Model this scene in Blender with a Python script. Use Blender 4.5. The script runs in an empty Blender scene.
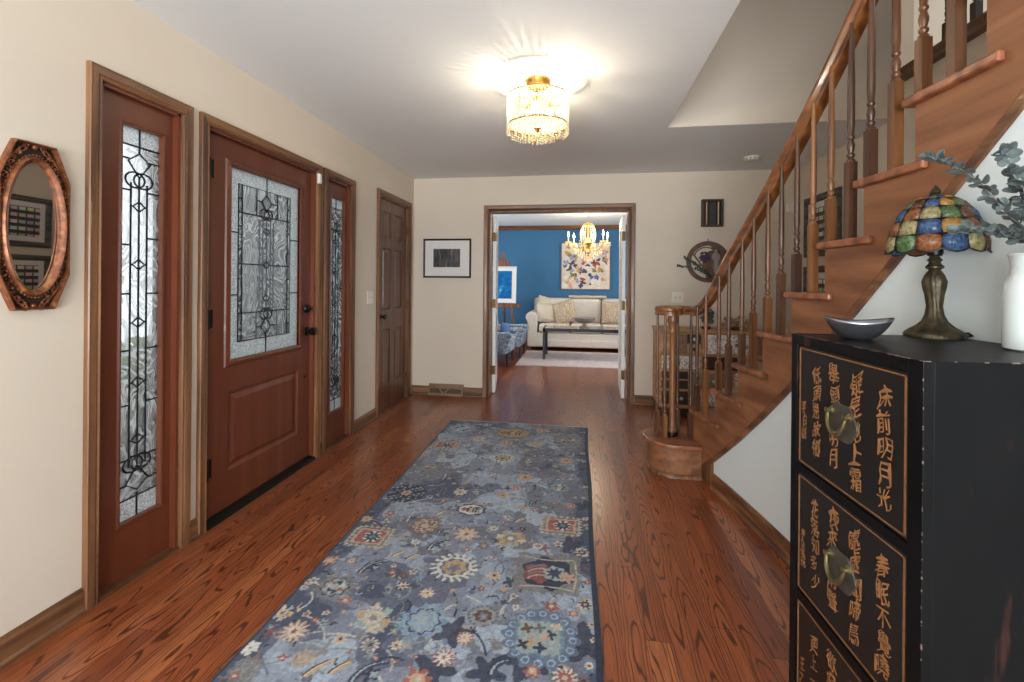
import bpy, math, random
import numpy as np
from mathutils import Matrix, Vector

# ------------------------------------------------------------------ camera, daylight, added fill lights, exposure
S = bpy.context.scene
COL = S.collection
cam_d = bpy.data.cameras.new('camera')
cam_d.sensor_width = 36.0
cam_d.lens = 450.0 / 1024.0 * 36.0
cam_d.shift_y = (282.4 - 341.0) / 1024.0
cam_d.clip_start = 0.02
cam = bpy.data.objects.new('camera', cam_d)
COL.objects.link(cam)
cam.matrix_world = (Matrix.Translation((0, 0, 1.2725)) @ Matrix.Rotation(0.1473, 4, 'Z')
                    @ Matrix.Rotation(math.pi / 2, 4, 'X') @ Matrix.Rotation(0.0088, 4, 'Z'))
S.camera = cam

W = bpy.data.worlds.new('daylight_fill')
S.world = W
W.use_nodes = True
_bg = W.node_tree.nodes['Background']
_bg.inputs[0].default_value = (0.90, 0.955, 1.0, 1)
_bg.inputs[1].default_value = 1.7

S.view_settings.view_transform = 'Standard'
S.view_settings.look = 'None'
S.view_settings.gamma = 1.0
S.view_settings.use_curve_mapping = False
S.view_settings.exposure = 0.67
S.cycles.use_denoising = True
S.cycles.max_bounces = 10
S.cycles.diffuse_bounces = 6
S.cycles.transparent_max_bounces = 16
S.cycles.sample_clamp_indirect = 6.0
S.cycles.caustics_reflective = False
S.cycles.caustics_refractive = False


def daylight_fill(name, loc, rot, w, h, power, col=(0.93, 0.97, 1.0)):
    """soft daylight from an added area light, imitating a window out of view"""
    l = bpy.data.lights.new(name, 'AREA')
    l.shape = 'RECTANGLE'
    l.size, l.size_y = w, h
    l.energy = power
    l.color = col
    o = bpy.data.objects.new(name, l)
    o.location = loc
    o.rotation_euler = rot
    COL.objects.link(o)
    return o


PI = math.pi
daylight_fill('added_front_fill', (-0.35, -2.44, 1.15), (PI / 2 + 0.68, 0, 0), 2.3, 1.6, 165)  # added fill light behind the camera, tilted up to brighten the ceiling
daylight_fill('added_gallery_fill', (3.17, 1.6, 3.9), (PI / 2, 0, PI / 2), 1.6, 1.5, 4)  # added fill light for the upper stairwell, out of view
daylight_fill('added_living_room_fill', (-3.17, 7.2, 1.4), (PI / 2, 0, -PI / 2), 2.2, 1.5, 42)  # added fill light on the left of the living room, out of view
daylight_fill('added_living_room_side_fill', (2.82, 6.9, 1.4), (PI / 2, 0, PI / 2), 2.2, 1.5, 36)  # second added living room fill, from the unseen right side


# ------------------------------------------------------------------ helpers
def C(r, g, b, a=1.0):
    f = lambda v: (v / 255) / 12.92 if v / 255 <= 0.04045 else ((v / 255 + 0.055) / 1.055) ** 2.4
    return (f(r), f(g), f(b), a)


class NT:
    """small node-tree writer"""
    def __init__(self, name):
        self.m = bpy.data.materials.new(name)
        self.m.use_nodes = True
        self.t = self.m.node_tree
        self.n = self.t.nodes
        self.b = self.n['Principled BSDF']
        self.out = self.n['Material Output']

    def N(self, typ, **kw):
        n = self.n.new(typ)
        for k, v in kw.items():
            if k.startswith('i_'):
                key = k[2:]
                key = int(key) if key.isdigit() else key.replace('_', ' ')
                self.set(n.inputs[key], v)
            else:
                setattr(n, k, v)
        return n

    def set(self, sock, v):
        if hasattr(v, 'is_output') or hasattr(v, 'links'):
            self.t.links.new(v, sock)
        else:
            sock.default_value = v

    def math(self, op, a, b=0.0, c=None):
        n = self.n.new('ShaderNodeMath')
        n.operation = op
        self.set(n.inputs[0], a)
        self.set(n.inputs[1], b)
        if c is not None:
            self.set(n.inputs[2], c)
        return n.outputs[0]

    def coords(self, kind='Object'):
        return self.n.new('ShaderNodeTexCoord').outputs[kind]

    def pos(self):
        return self.n.new('ShaderNodeNewGeometry').outputs['Position']

    def mapping(self, vec, scale=(1, 1, 1), loc=(0, 0, 0), rot=(0, 0, 0)):
        n = self.n.new('ShaderNodeMapping')
        self.set(n.inputs['Vector'], vec)
        n.inputs['Scale'].default_value = scale
        n.inputs['Location'].default_value = loc
        n.inputs['Rotation'].default_value = rot
        return n.outputs[0]

    def noise(self, vec, scale=5.0, detail=4.0, rough=0.55, dist=0.0):
        n = self.n.new('ShaderNodeTexNoise')
        self.set(n.inputs['Vector'], vec)
        n.inputs['Scale'].default_value = scale
        n.inputs['Detail'].default_value = detail
        n.inputs['Roughness'].default_value = rough
        n.inputs['Distortion'].default_value = dist
        return n.outputs['Fac']

    def ramp(self, fac, stops, interp='LINEAR'):
        n = self.n.new('ShaderNodeValToRGB')
        self.set(n.inputs[0], fac)
        r = n.color_ramp
        r.interpolation = interp
        while len(r.elements) < len(stops):
            r.elements.new(0.5)
        for e, (p, c) in zip(r.elements, stops):
            e.position = p
            e.color = c if len(c) == 4 else (*c, 1)
        return n.outputs[0]

    def mix(self, fac, a, b, blend='MIX'):
        n = self.n.new('ShaderNodeMix')
        n.data_type = 'RGBA'
        n.blend_type = blend
        self.set(n.inputs[0], fac)
        self.set(n.inputs[6], a)
        self.set(n.inputs[7], b)
        return n.outputs[2]

    def bump(self, height, strength=0.2, dist=0.01):
        n = self.n.new('ShaderNodeBump')
        n.inputs['Strength'].default_value = strength
        n.inputs['Distance'].default_value = dist
        self.set(n.inputs['Height'], height)
        self.t.links.new(n.outputs[0], self.b.inputs['Normal'])
        return n.outputs[0]

    def P(self, **kw):
        for k, v in kw.items():
            self.set(self.b.inputs[k.replace('_', ' ')], v)
        return self


def plain(name, col, rough=0.5, metal=0.0, var=0.06, scale=30.0, bump=0.0, coat=0.0, sheen=0.0):
    t = NT(name)
    v = t.noise(t.coords(), scale, 3)
    dark = tuple(c * (1 - var * 2) for c in col[:3]) + (1,)
    light = tuple(min(1, c * (1 + var)) for c in col[:3]) + (1,)
    t.P(Base_Color=t.ramp(v, [(0.3, dark), (0.7, light)]), Roughness=rough, Metallic=metal, Coat_Weight=coat)
    if sheen:
        t.P(Sheen_Weight=sheen)
    if bump:
        t.bump(v, bump, 0.004)
    return t.m


def wood(name, dark, light, axis='Z', scale=1.0, rough=0.4, coat=0.0, wear=0.0, fine=1.0, ring=0.10):
    t = NT(name)
    sc = {'X': (1.2, 26, 26), 'Y': (26, 1.2, 26), 'Z': (26, 26, 1.2)}[axis]
    v = t.mapping(t.pos(), tuple(s * scale for s in sc))
    n1 = t.noise(v, 1.0, 5, 0.6, 0.4)
    n2 = t.noise(t.mapping(t.pos(), tuple(s * scale * 0.22 for s in sc)), 1.0, 2, 0.5)
    rings = t.math('SINE', t.math('MULTIPLY', n2, 38.0))
    f = t.math('ADD', t.math('MULTIPLY', n1, 0.9 * fine), t.math('MULTIPLY', rings, ring))
    col = t.ramp(f, [(0.30, dark), (0.72, light)])
    if wear:
        w = t.noise(t.mapping(t.pos(), (9, 9, 3)), 1.0, 4, 0.7)
        col = t.mix(t.math('MULTIPLY', t.ramp(w, [(0.5, (0, 0, 0)), (0.75, (1, 1, 1))]), wear), col, C(150, 118, 88))
    t.P(Base_Color=col, Roughness=rough, Coat_Weight=coat)
    t.bump(n1, 0.12, 0.002)
    return t.m


def glow(name, col, strength):
    t = NT(name)
    t.P(Base_Color=col, Emission_Color=col, Emission_Strength=strength)
    return t.m


def rotz(a):
    return Matrix.Rotation(a, 3, 'Z')


class MB:
    """collects solid shapes into one mesh"""
    def __init__(self):
        self.v, self.f = [], []

    def add(self, vs, fs):
        k = len(self.v)
        self.v += [tuple(p) for p in vs]
        self.f += [tuple(i + k for i in f) for f in fs]
        return self

    def box(self, x0, x1, y0, y1, z0, z1):
        x0, x1 = min(x0, x1), max(x0, x1)
        y0, y1 = min(y0, y1), max(y0, y1)
        z0, z1 = min(z0, z1), max(z0, z1)
        return self.add([(x0, y0, z0), (x1, y0, z0), (x1, y1, z0), (x0, y1, z0), (x0, y0, z1), (x1, y0, z1), (x1, y1, z1), (x0, y1, z1)],
                        [(0, 3, 2, 1), (4, 5, 6, 7), (0, 1, 5, 4), (1, 2, 6, 5), (2, 3, 7, 6), (3, 0, 4, 7)])

    def prism(self, poly, a, b):
        """poly: list of Vector points (closed, planar); extruded by vector a..b"""
        a, b = Vector(a), Vector(b)
        n = len(poly)
        vs = [Vector(p) + a for p in poly] + [Vector(p) + b for p in poly]
        fs = [tuple(range(n))[::-1], tuple(range(n, 2 * n))]
        fs += [(i, (i + 1) % n, n + (i + 1) % n, n + i) for i in range(n)]
        return self.add(vs, fs)

    def sweep(self, prof, path, up=(0, 0, 1), closed=False, scale=None, caps=True):
        """prof: 2d points (side, up); path: 3d points"""
        path = [Vector(p) for p in path]
        up = Vector(up)
        n, m = len(path), len(prof)
        rings = []
        for i, p in enumerate(path):
            if closed:
                d = path[(i + 1) % n] - path[i - 1]
            else:
                d = path[min(i + 1, n - 1)] - path[max(i - 1, 0)]
            d.normalize()
            s = d.cross(up)
            if s.length < 1e-6:
                s = Vector((1, 0, 0))
            s.normalize()
            u = s.cross(d).normalized()
            # keep mitred width at corners
            k = 1.0
            if 0 < i < n - 1 or closed:
                d0 = (path[i] - path[i - 1]).normalized()
                k = 1.0 / max(0.35, d.dot(d0))
            q = scale[i] if scale else 1.0
            rings.append([p + s * (a * q * k) + u * (b * q) for a, b in prof])
        vs = [p for r in rings for p in r]
        fs = []
        for i in range(n if closed else n - 1):
            j = (i + 1) % n
            for k in range(m):
                l = (k + 1) % m
                fs.append((i * m + k, i * m + l, j * m + l, j * m + k))
        if caps and not closed:
            fs.append(tuple(range(m))[::-1])
            fs.append(tuple((n - 1) * m + k for k in range(m)))
        return self.add(vs, fs)

    def tube(self, path, r, n=6, closed=False, up=(0, 0, 1)):
        rr = r if isinstance(r, (list, tuple)) else None
        base = 1.0 if rr else r
        prof = [(base * math.cos(2 * PI * k / n), base * math.sin(2 * PI * k / n)) for k in range(n)]
        path = [Vector(p) for p in path]
        n_, m = len(path), n
        d0 = (path[1] - path[0]).normalized()
        u = Vector(up)
        if abs(d0.dot(u)) > 0.95:
            u = Vector((1, 0, 0)) if abs(d0.x) < 0.9 else Vector((0, 1, 0))
        rings = []
        for i, p in enumerate(path):
            d = (path[(i + 1) % n_] - path[i - 1]) if closed else (path[min(i + 1, n_ - 1)] - path[max(i - 1, 0)])
            if d.length < 1e-9:
                d = d0.copy()
            d.normalize()
            s = d.cross(u)
            if s.length < 1e-4:
                s = d.orthogonal()
            s.normalize()
            u = s.cross(d).normalized()
            q = rr[i] if rr else 1.0
            rings.append([p + s * (a * q) + u * (b * q) for a, b in prof])
        vs = [p for r_ in rings for p in r_]
        fs = []
        for i in range(n_ if closed else n_ - 1):
            j = (i + 1) % n_
            for k in range(m):
                l = (k + 1) % m
                fs.append((i * m + k, i * m + l, j * m + l, j * m + k))
        if not closed:
            fs.append(tuple(range(m))[::-1])
            fs.append(tuple((n_ - 1) * m + k for k in range(m)))
        return self.add(vs, fs)

    def lathe(self, prof, c=(0, 0, 0), n=24, rx=1.0, ry=1.0, mat=None, wob=None):
        """prof: (radius, z) list bottom to top"""
        c = Vector(c)
        vs, fs = [], []
        m = len(prof)
        for r, z in prof:
            for k in range(n):
                a = 2 * PI * k / n
                q = r * (1 + (wob(a, z) if wob else 0))
                p = Vector((q * math.cos(a) * rx, q * math.sin(a) * ry, z))
                if mat:
                    p = mat @ p
                vs.append(p + c)
        for i in range(m - 1):
            for k in range(n):
                l = (k + 1) % n
                fs.append((i * n + k, i * n + l, (i + 1) * n + l, (i + 1) * n + k))
        if prof[0][0] > 1e-5:
            fs.append(tuple(range(n))[::-1])
        if prof[-1][0] > 1e-5:
            fs.append(tuple((m - 1) * n + k for k in range(n)))
        return self.add(vs, fs)

    def ball(self, c, r, n=8, m=6, sx=1, sy=1, sz=1):
        pr = [(max(1e-6, r * math.sin(PI * i / m)), -r * math.cos(PI * i / m) * sz) for i in range(m + 1)]
        return self.lathe(pr, c, n, sx, sy)

    def octa(self, c, r, h):
        x, y, z = c
        return self.add([(x + r, y, z), (x, y + r, z), (x - r, y, z), (x, y - r, z), (x, y, z + h), (x, y, z - h)],
                        [(0, 1, 4), (1, 2, 4), (2, 3, 4), (3, 0, 4), (1, 0, 5), (2, 1, 5), (3, 2, 5), (0, 3, 5)])

    def grid(self, P):
        """P: rows of points"""
        a, b = len(P), len(P[0])
        vs = [p for r in P for p in r]
        fs = [(i * b + j, i * b + j + 1, (i + 1) * b + j + 1, (i + 1) * b + j) for i in range(a - 1) for j in range(b - 1)]
        return self.add(vs, fs)

    def xf(self, M):
        self.v = [tuple(M @ Vector(p)) for p in self.v]
        return self


def wmat(o):
    m = o.matrix_basis.copy()
    return wmat(o.parent) @ m if o.parent else m


def obj(name, mb, mat, parent=None, bev=0.0, smooth=False, local=False, sub=0, seg=2, solid=0.0):
    me = bpy.data.meshes.new(name)
    vs = mb.v
    if parent is not None and not local:
        inv = wmat(parent).inverted()
        vs = [tuple(inv @ Vector(p)) for p in vs]
    me.from_pydata(vs, [], mb.f)
    me.validate()
    import bmesh
    bm = bmesh.new()
    bm.from_mesh(me)
    bmesh.ops.recalc_face_normals(bm, faces=bm.faces)
    bm.to_mesh(me)
    bm.free()
    if smooth:
        for p in me.polygons:
            p.use_smooth = True
    me.materials.append(mat)
    o = bpy.data.objects.new(name, me)
    COL.objects.link(o)
    if parent is not None:
        o.parent = parent
    if solid:
        s = o.modifiers.new('solid', 'SOLIDIFY')
        s.thickness = solid
        s.offset = 0
    if bev:
        b = o.modifiers.new('bevel', 'BEVEL')
        b.width = bev
        b.segments = seg
        b.limit_method = 'ANGLE'
        b.angle_limit = math.radians(38)
    if sub:
        s = o.modifiers.new('sub', 'SUBSURF')
        s.levels = s.render_levels = sub
    if smooth and not sub:
        try:
            me.set_sharp_from_angle(angle=math.radians(42))
        except Exception:
            pass
    return o


def tag(o, label, cat, group=None, kind=None):
    o['label'] = label
    if cat:
        o['category'] = cat
    if group:
        o['group'] = group
    if kind:
        o['kind'] = kind
    return o


def thing(name, loc, label, cat, group=None, kind=None, rz=0.0):
    o = bpy.data.objects.new(name, None)
    o.empty_display_size = 0.1
    o.location = loc
    o.rotation_euler = (0, 0, rz)
    COL.objects.link(o)
    return tag(o, label, cat, group, kind)


def dup(root, loc, rz, label, group=None):
    r = root.copy()
    COL.objects.link(r)
    r.location = loc
    r.rotation_euler = (0, 0, rz)
    r['label'] = label
    if group:
        r['group'] = group
    for ch in list(root.children):
        c = ch.copy()
        COL.objects.link(c)
        c.parent = r
        for g in ch.children:
            d = g.copy()
            COL.objects.link(d)
            d.parent = c
    return r


def struct(name, mb, mat, label, cat, bev=0.0, smooth=False):
    return tag(obj(name, mb, mat, None, bev, smooth), label, cat, None, 'structure')


# ------------------------------------------------------------------ materials
def wall_paint(name, col, alt):
    t = NT(name)
    v = t.noise(t.mapping(t.pos(), (0.9, 0.9, 0.9)), 1.0, 3)
    fine = t.noise(t.pos(), 90.0, 2)
    t.P(Base_Color=t.ramp(v, [(0.35, col), (0.65, alt)]), Roughness=0.7)
    t.bump(fine, 0.05, 0.002)
    return t.m


M_WALL = wall_paint('cream_wall_paint', C(212, 199, 182), C(217, 205, 189))
M_CEIL = wall_paint('white_ceiling_paint', C(226, 229, 230), C(230, 233, 234))
M_STAIRWALL = wall_paint('pale_grey_wall_paint', C(214, 224, 226), C(219, 228, 229))
M_BLUE = wall_paint('blue_wall_paint', C(48, 100, 140), C(52, 106, 146))
M_CASING = wood('casing_oak', C(80, 50, 31), C(150, 104, 68), 'Z', 1.0, 0.42, 0.1, 0.12)
M_CASING_Y = wood('casing_oak_along', C(80, 50, 31), C(150, 104, 68), 'Y', 1.0, 0.42, 0.1, 0.12)
M_CASING_X = wood('casing_oak_across', C(80, 50, 31), C(150, 104, 68), 'X', 1.0, 0.42, 0.1, 0.12)
M_DOOR = wood('red_brown_door_paint', C(100, 50, 30), C(120, 65, 42), 'Z', 0.7, 0.36, 0.15, 0, 0.8)
M_CLOSET = wood('dark_stained_door', C(74, 40, 24), C(124, 76, 47), 'Z', 0.9, 0.34, 0.15)
M_OLDBRASS = plain('aged_brass_hinge', C(112, 84, 48), 0.45, 0.7, 0.1)
M_BLACKMETAL = plain('oil_rubbed_bronze', C(34, 30, 28), 0.35, 0.7, 0.1)
M_BRASS = plain('brass', C(168, 128, 66), 0.36, 0.85, 0.08)
M_CAME = plain('dark_lead_came', C(38, 40, 44), 0.35, 0.6, 0.1)
M_WHITE = plain('white_plastic', C(226, 222, 212), 0.4, 0, 0.02)
M_TREAD = wood('tread_oak', C(108, 62, 40), C(174, 110, 76), 'X', 0.8, 0.32, 0.15)
M_STRINGER = wood('stringer_oak', C(108, 66, 41), C(162, 109, 73), 'Y', 0.6, 0.5, 0.0, 0.10, 1.0, 0.05)
M_RAIL = wood('handrail_oak', C(88, 50, 24), C(156, 98, 54), 'Y', 1.0, 0.28, 0.35)
M_BAL = wood('baluster_oak', C(82, 50, 28), C(148, 98, 58), 'Z', 1.0, 0.38, 0.1)
M_BALD = wood('baluster_dark_oak', C(62, 40, 28), C(108, 74, 52), 'Z', 1.0, 0.38, 0.1)


def floor_mat():
    t = NT('stained_oak_boards')
    p = t.n.new('ShaderNodeSeparateXYZ')
    t.set(p.inputs[0], t.pos())
    X, Y = p.outputs[0], p.outputs[1]
    w, L = 0.083, 1.15
    xi = t.math('FLOOR', t.math('DIVIDE', X, w))
    wn = t.N('ShaderNodeTexWhiteNoise', noise_dimensions='1D')
    t.set(wn.inputs['W'], xi)
    off = t.math('MULTIPLY', wn.outputs['Value'], L * 7)
    yy = t.math('DIVIDE', t.math('ADD', Y, off), L)
    yi = t.math('FLOOR', yy)
    wn2 = t.N('ShaderNodeTexWhiteNoise', noise_dimensions='2D')
    cx = t.n.new('ShaderNodeCombineXYZ')
    t.set(cx.inputs[0], xi)
    t.set(cx.inputs[1], yi)
    t.set(wn2.inputs['Vector'], cx.outputs[0])
    rnd = wn2.outputs['Value']
    # grain: nested cathedral arches on some boards, straight lines on others
    fx0 = t.math('FRACT', t.math('DIVIDE', X, w))
    rnd2 = t.math('FRACT', t.math('MULTIPLY', rnd, 17.31))
    rnd3 = t.math('FRACT', t.math('MULTIPLY', rnd, 41.77))
    g = t.n.new('ShaderNodeCombineXYZ')
    t.set(g.inputs[0], t.math('ADD', t.math('MULTIPLY', X, 11.0), t.math('MULTIPLY', rnd, 91.0)))
    t.set(g.inputs[1], t.math('ADD', t.math('MULTIPLY', Y, 2.6), t.math('MULTIPLY', rnd, 37.0)))
    wav = t.noise(g.outputs[0], 1.0, 2.5, 0.5, 0.3)
    cx_ = t.math('SUBTRACT', fx0, t.math('ADD', 0.2, t.math('MULTIPLY', rnd2, 0.6)))
    arch = t.math('MULTIPLY', t.math('MULTIPLY', cx_, cx_), 8.0)
    ky = t.math('MULTIPLY', t.math('SUBTRACT', rnd3, 0.45), 17.0)
    F_ = t.math('ADD', t.math('ADD', arch, t.math('MULTIPLY', ky, Y)), t.math('MULTIPLY', wav, 5.0))
    rings = t.math('SINE', t.math('MULTIPLY', F_, 6.2832))
    ringm = t.ramp(rings, [(0.55, (0, 0, 0)), (0.95, (1, 1, 1))])
    g2 = t.n.new('ShaderNodeCombineXYZ')
    t.set(g2.inputs[0], t.math('ADD', t.math('MULTIPLY', X, 190.0), t.math('MULTIPLY', rnd, 53.0)))
    t.set(g2.inputs[1], t.math('MULTIPLY', Y, 6.0))
    fine = t.noise(g2.outputs[0], 1.0, 3, 0.6)
    base = t.ramp(rnd, [(0.0, C(126, 64, 37)), (0.35, C(156, 86, 50)), (0.7, C(140, 73, 42)), (1.0, C(172, 102, 61))])
    col = t.mix(t.math('MULTIPLY', ringm, 0.86), base, C(58, 26, 16))
    col = t.mix(t.ramp(fine, [(0.38, (0.42, 0.42, 0.42)), (0.58, (0, 0, 0))]), col, C(84, 40, 23))
    # joints
    fx = t.math('FRACT', t.math('DIVIDE', X, w))
    jx = t.math('LESS_THAN', t.math('MINIMUM', fx, t.math('SUBTRACT', 1.0, fx)), 0.012)
    fy = t.math('FRACT', yy)
    jy = t.math('LESS_THAN', fy, 0.0022)
    j = t.math('MAXIMUM', jx, jy)
    col = t.mix(t.math('MULTIPLY', j, 0.75), col, C(44, 20, 12))
    rough = t.math('ADD', 0.25, t.math('MULTIPLY', fine, 0.12))
    t.P(Base_Color=col, Roughness=rough, Coat_Weight=0.3, Coat_Roughness=0.2)
    h = t.math('SUBTRACT', t.math('MULTIPLY', fine, 0.5), t.math('MULTIPLY', j, 1.4))
    t.bump(h, 0.08, 0.001)
    return t.m


M_FLOOR = floor_mat()


def leaded_glass(name, scale, clear, seed, grainy=False):
    """patterned pane: a clear sheet with a frosted swirl, or grainy frosted glass"""
    t = NT(name)
    co = t.mapping(t.pos(), (1, 1, 1), (seed, seed * 0.7, seed * 1.3))
    if grainy:
        v = t.noise(co, 170.0, 3, 0.7)
        fac = t.ramp(v, [(0.38, (0.35, 0.35, 0.35)), (0.60, (0.95, 0.95, 0.95))])
    else:
        d = t.noise(t.mapping(co, (1, 1, 0.7)), scale * 0.5, 1.5, 0.5, 1.6)
        v = t.math('SINE', t.math('MULTIPLY', d, 70.0))
        big = t.noise(co, 4.0, 2, 0.5)
        f1 = t.ramp(v, [(0.2, (0.16, 0.16, 0.16)), (0.9, (0.62, 0.62, 0.62))])
        fac = t.math('MULTIPLY', f1, t.ramp(big, [(0.35, (1.25, 1.25, 1.25)), (0.65, (0.7, 0.7, 0.7))]))
    tr = t.N('ShaderNodeBsdfTransparent')
    tr.inputs[0].default_value = (clear, clear * 1.01, clear * 1.02, 1)
    tl = t.N('ShaderNodeBsdfTranslucent')
    tl.inputs[0].default_value = (0.94, 0.97, 0.97, 1)
    df = t.N('ShaderNodeBsdfDiffuse')
    df.inputs[0].default_value = (0.80, 0.85, 0.86, 1)
    gl = t.N('ShaderNodeBsdfGlossy')
    gl.inputs['Roughness'].default_value = 0.2
    fr = t.N('ShaderNodeFresnel')
    fr.inputs['IOR'].default_value = 1.45
    bp = t.N('ShaderNodeBump')
    bp.inputs['Strength'].default_value = 0.06
    bp.inputs['Distance'].default_value = 0.004
    t.set(bp.inputs['Height'], v)
    t.t.links.new(bp.outputs[0], gl.inputs['Normal'])
    m0 = t.N('ShaderNodeMixShader')
    m0.inputs[0].default_value = 0.28
    t.t.links.new(tl.outputs[0], m0.inputs[1])
    t.t.links.new(df.outputs[0], m0.inputs[2])
    m1 = t.N('ShaderNodeMixShader')
    t.set(m1.inputs[0], fac)
    t.t.links.new(tr.outputs[0], m1.inputs[1])
    t.t.links.new(m0.outputs[0], m1.inputs[2])
    m2 = t.N('ShaderNodeMixShader')
    t.t.links.new(fr.outputs[0], m2.inputs[0])
    t.t.links.new(m1.outputs[0], m2.inputs[1])
    t.t.links.new(gl.outputs[0], m2.inputs[2])
    t.t.links.new(m2.outputs[0], t.out.inputs[0])
    return t.m


def clear_glass(name, tint=(0.95, 0.97, 0.97), rough=0.0):
    t = NT(name)
    tr = t.N('ShaderNodeBsdfTransparent')
    tr.inputs[0].default_value = (*tint, 1)
    gl = t.N('ShaderNodeBsdfGlossy')
    gl.inputs['Roughness'].default_value = rough
    fr = t.N('ShaderNodeFresnel')
    m = t.N('ShaderNodeMixShader')
    t.t.links.new(fr.outputs[0], m.inputs[0])
    t.t.links.new(tr.outputs[0], m.inputs[1])
    t.t.links.new(gl.outputs[0], m.inputs[2])
    t.t.links.new(m.outputs[0], t.out.inputs[0])
    return t.m


M_SWIRL = leaded_glass('swirl_glass', 9.0, 0.80, 0.0)
M_GRAIN = leaded_glass('grainy_glass', 9.0, 0.72, 3.0, True)
M_CLEAR = clear_glass('window_glass')
# ------------------------------------------------------------------ the room
XL, YB, XR, ZC, ZU = -1.866, 4.902, 2.18, 2.44, 2.69     # left wall, back wall, right wall, ceiling, upper floor
YO, XO = 3.506, 0.648                                     # stairwell opening edges
YF, YW = -2.5, 9.25                                       # wall behind the camera, far blue wall
LXL, LXR = -3.2, 2.85                                     # living room side walls


def g_nose(Y):                                            # plan curve of the tread ends
    y = max(Y, 0.92)
    return 0.877 - 0.168 * (y - 2.6) - 0.05 * (y - 2.6) ** 2


def g_wall(Y):
    return g_nose(Y) + 0.035


YN = [None, None, 3.23, 2.957, 2.706, 2.466, 2.236, 2.013, 1.800, 1.580, 1.352, 1.125, 0.90, 0.68]
def zt(n):                                                # top of tread n
    return 0.42 + 0.2052 * (n - 2) if n > 1 else 0.222


def znose(Y):
    for n in range(2, 13):
        if YN[n] >= Y >= YN[n + 1]:
            return zt(n) + 0.2045 * (YN[n] - Y) / (YN[n] - YN[n + 1])
    if Y > YN[2]:
        return zt(2) - 0.2045 * (Y - YN[2]) / 0.26
    return zt(13)


struct('floor', MB().box(LXL, LXR, YF - 0.1, YW + 0.1, -0.06, 0.0), M_FLOOR,
       'reddish brown stained oak board floor running through hall and living room', 'floor')

c = MB()
c.box(XL - 0.14, XO, YF - 0.1, YB + 0.13, ZC, ZU - 0.03)
c.box(XO, XR + 0.1, YO, YB + 0.13, ZC, ZU - 0.03)
c.box(XO, XR + 0.1, YF - 0.1, 0.62, ZC, ZU - 0.03)
struct('ceiling', c, M_CEIL, 'white hall ceiling with a stairwell opening cut into it', 'ceiling')
struct('ceiling_living', MB().box(LXL, LXR, YB + 0.13, YW + 0.1, ZC, ZC + 0.1), M_CEIL, 'white ceiling of the blue living room', 'ceiling')

# left wall with its four openings (sidelight, front door, sidelight, closet)
OPN = [(1.511, 1.873, 2.052), (2.027, 2.977, 2.052), (3.118, 3.472, 2.052), (4.012, 4.747, 2.09)]
w = MB()
y = YF - 0.1
for a, b, h in OPN:
    w.box(XL - 0.14, XL, y, a, 0, ZC)
    w.box(XL - 0.14, XL, a, b, h, ZC)
    y = b
w.box(XL - 0.14, XL, y, YB + 0.13, 0, ZC)
struct('wall_left', w, M_WALL, 'cream wall on the left with front door, sidelights and closet door', 'wall')
DX0, DX1 = -0.985, 0.525                                  # doorway to the living room
w = MB()
w.box(XL - 0.14, DX0, YB, YB + 0.13, 0, ZC)
w.box(DX1, XR + 0.1, YB, YB + 0.13, 0, ZC)
w.box(DX0, DX1, YB, YB + 0.13, 2.06, ZC)
struct('wall_back', w, M_WALL, 'cream end wall with the wide doorway to the living room', 'wall')
struct('wall_right', MB().box(XR, XR + 0.1, 0.0, YB, 0, ZU), M_WALL, 'cream wall behind the staircase hung with two collages', 'wall')
# upper storey around the stairwell
struct('wall_stairwell', MB().box(XO, XR, YO - 0.012, YO - 0.0005, ZC + 0.0005, ZU - 0.03).box(XO, XR, YO - 0.012, YO + 0.12, ZU - 0.03, 5.1), M_WALL, 'cream wall rising above the far edge of the stairwell opening', 'wall')
w = MB()
w.box(3.2, 3.3, -0.6, 0.8, ZU, 5.1).box(3.2, 3.3, 2.4, 5.0, ZU, 5.1).box(3.2, 3.3, 0.8, 2.4, ZU, 3.15).box(3.2, 3.3, 0.8, 2.4, 4.65, 5.1)
w.box(XR, 3.2, 4.9, 5.0, ZU, 5.1)
w.box(XO - 0.1, XO, -0.6, YO, ZU - 0.03, 5.1)
w.box(XO - 0.1, 3.3, -0.7, -0.6, ZU - 0.03, 5.1)
struct('wall_upper', w, M_WALL, 'cream walls of the upstairs landing beyond the gallery balustrade', 'wall')
struct('ceiling_upper', MB().box(XO - 0.1, 3.3, -0.7, 5.0, 5.1, 5.2), M_CEIL, 'white ceiling high above the stairwell', 'ceiling')
struct('floor_upper', MB().box(XR + 0.1, 3.3, -0.6, 4.9, ZU - 0.2, ZU).box(XR, XR + 0.1, -0.6, 4.9, ZU - 0.03, ZU), M_TREAD, 'upstairs landing floor behind the gallery balustrade', 'floor')

# curved wall under the stairs, carried on straight behind the camera
P0, P1_ = [], []
ys = [3.02 - 0.06 * i for i in range(36)]
for Y in ys:
    top = max(0.02, znose(Y) - 0.41)
    P0.append((g_wall(Y), Y, 0.0)); P1_.append((g_wall(Y), Y, top))
m = MB()
vs = []
for Y, a, b in zip(ys, P0, P1_):
    vs.append([a, b, (b[0] + 0.06, Y, b[2]), (a[0] + 0.06, Y, 0)])
n = len(vs)
m.add([p for r in vs for p in r], [(i * 4 + k, i * 4 + (k + 1) % 4, (i + 1) * 4 + (k + 1) % 4, (i + 1) * 4 + k) for i in range(n - 1) for k in range(4)] + [(0, 1, 2, 3), tuple((n - 1) * 4 + k for k in range(4))])
m.box(g_wall(0.9), g_wall(0.9) + 0.06, YF, ys[-1], 0, ZC)
struct('wall_stair', m, M_STAIRWALL, 'pale wall curving under the staircase behind the black cabinet', 'wall')

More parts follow.
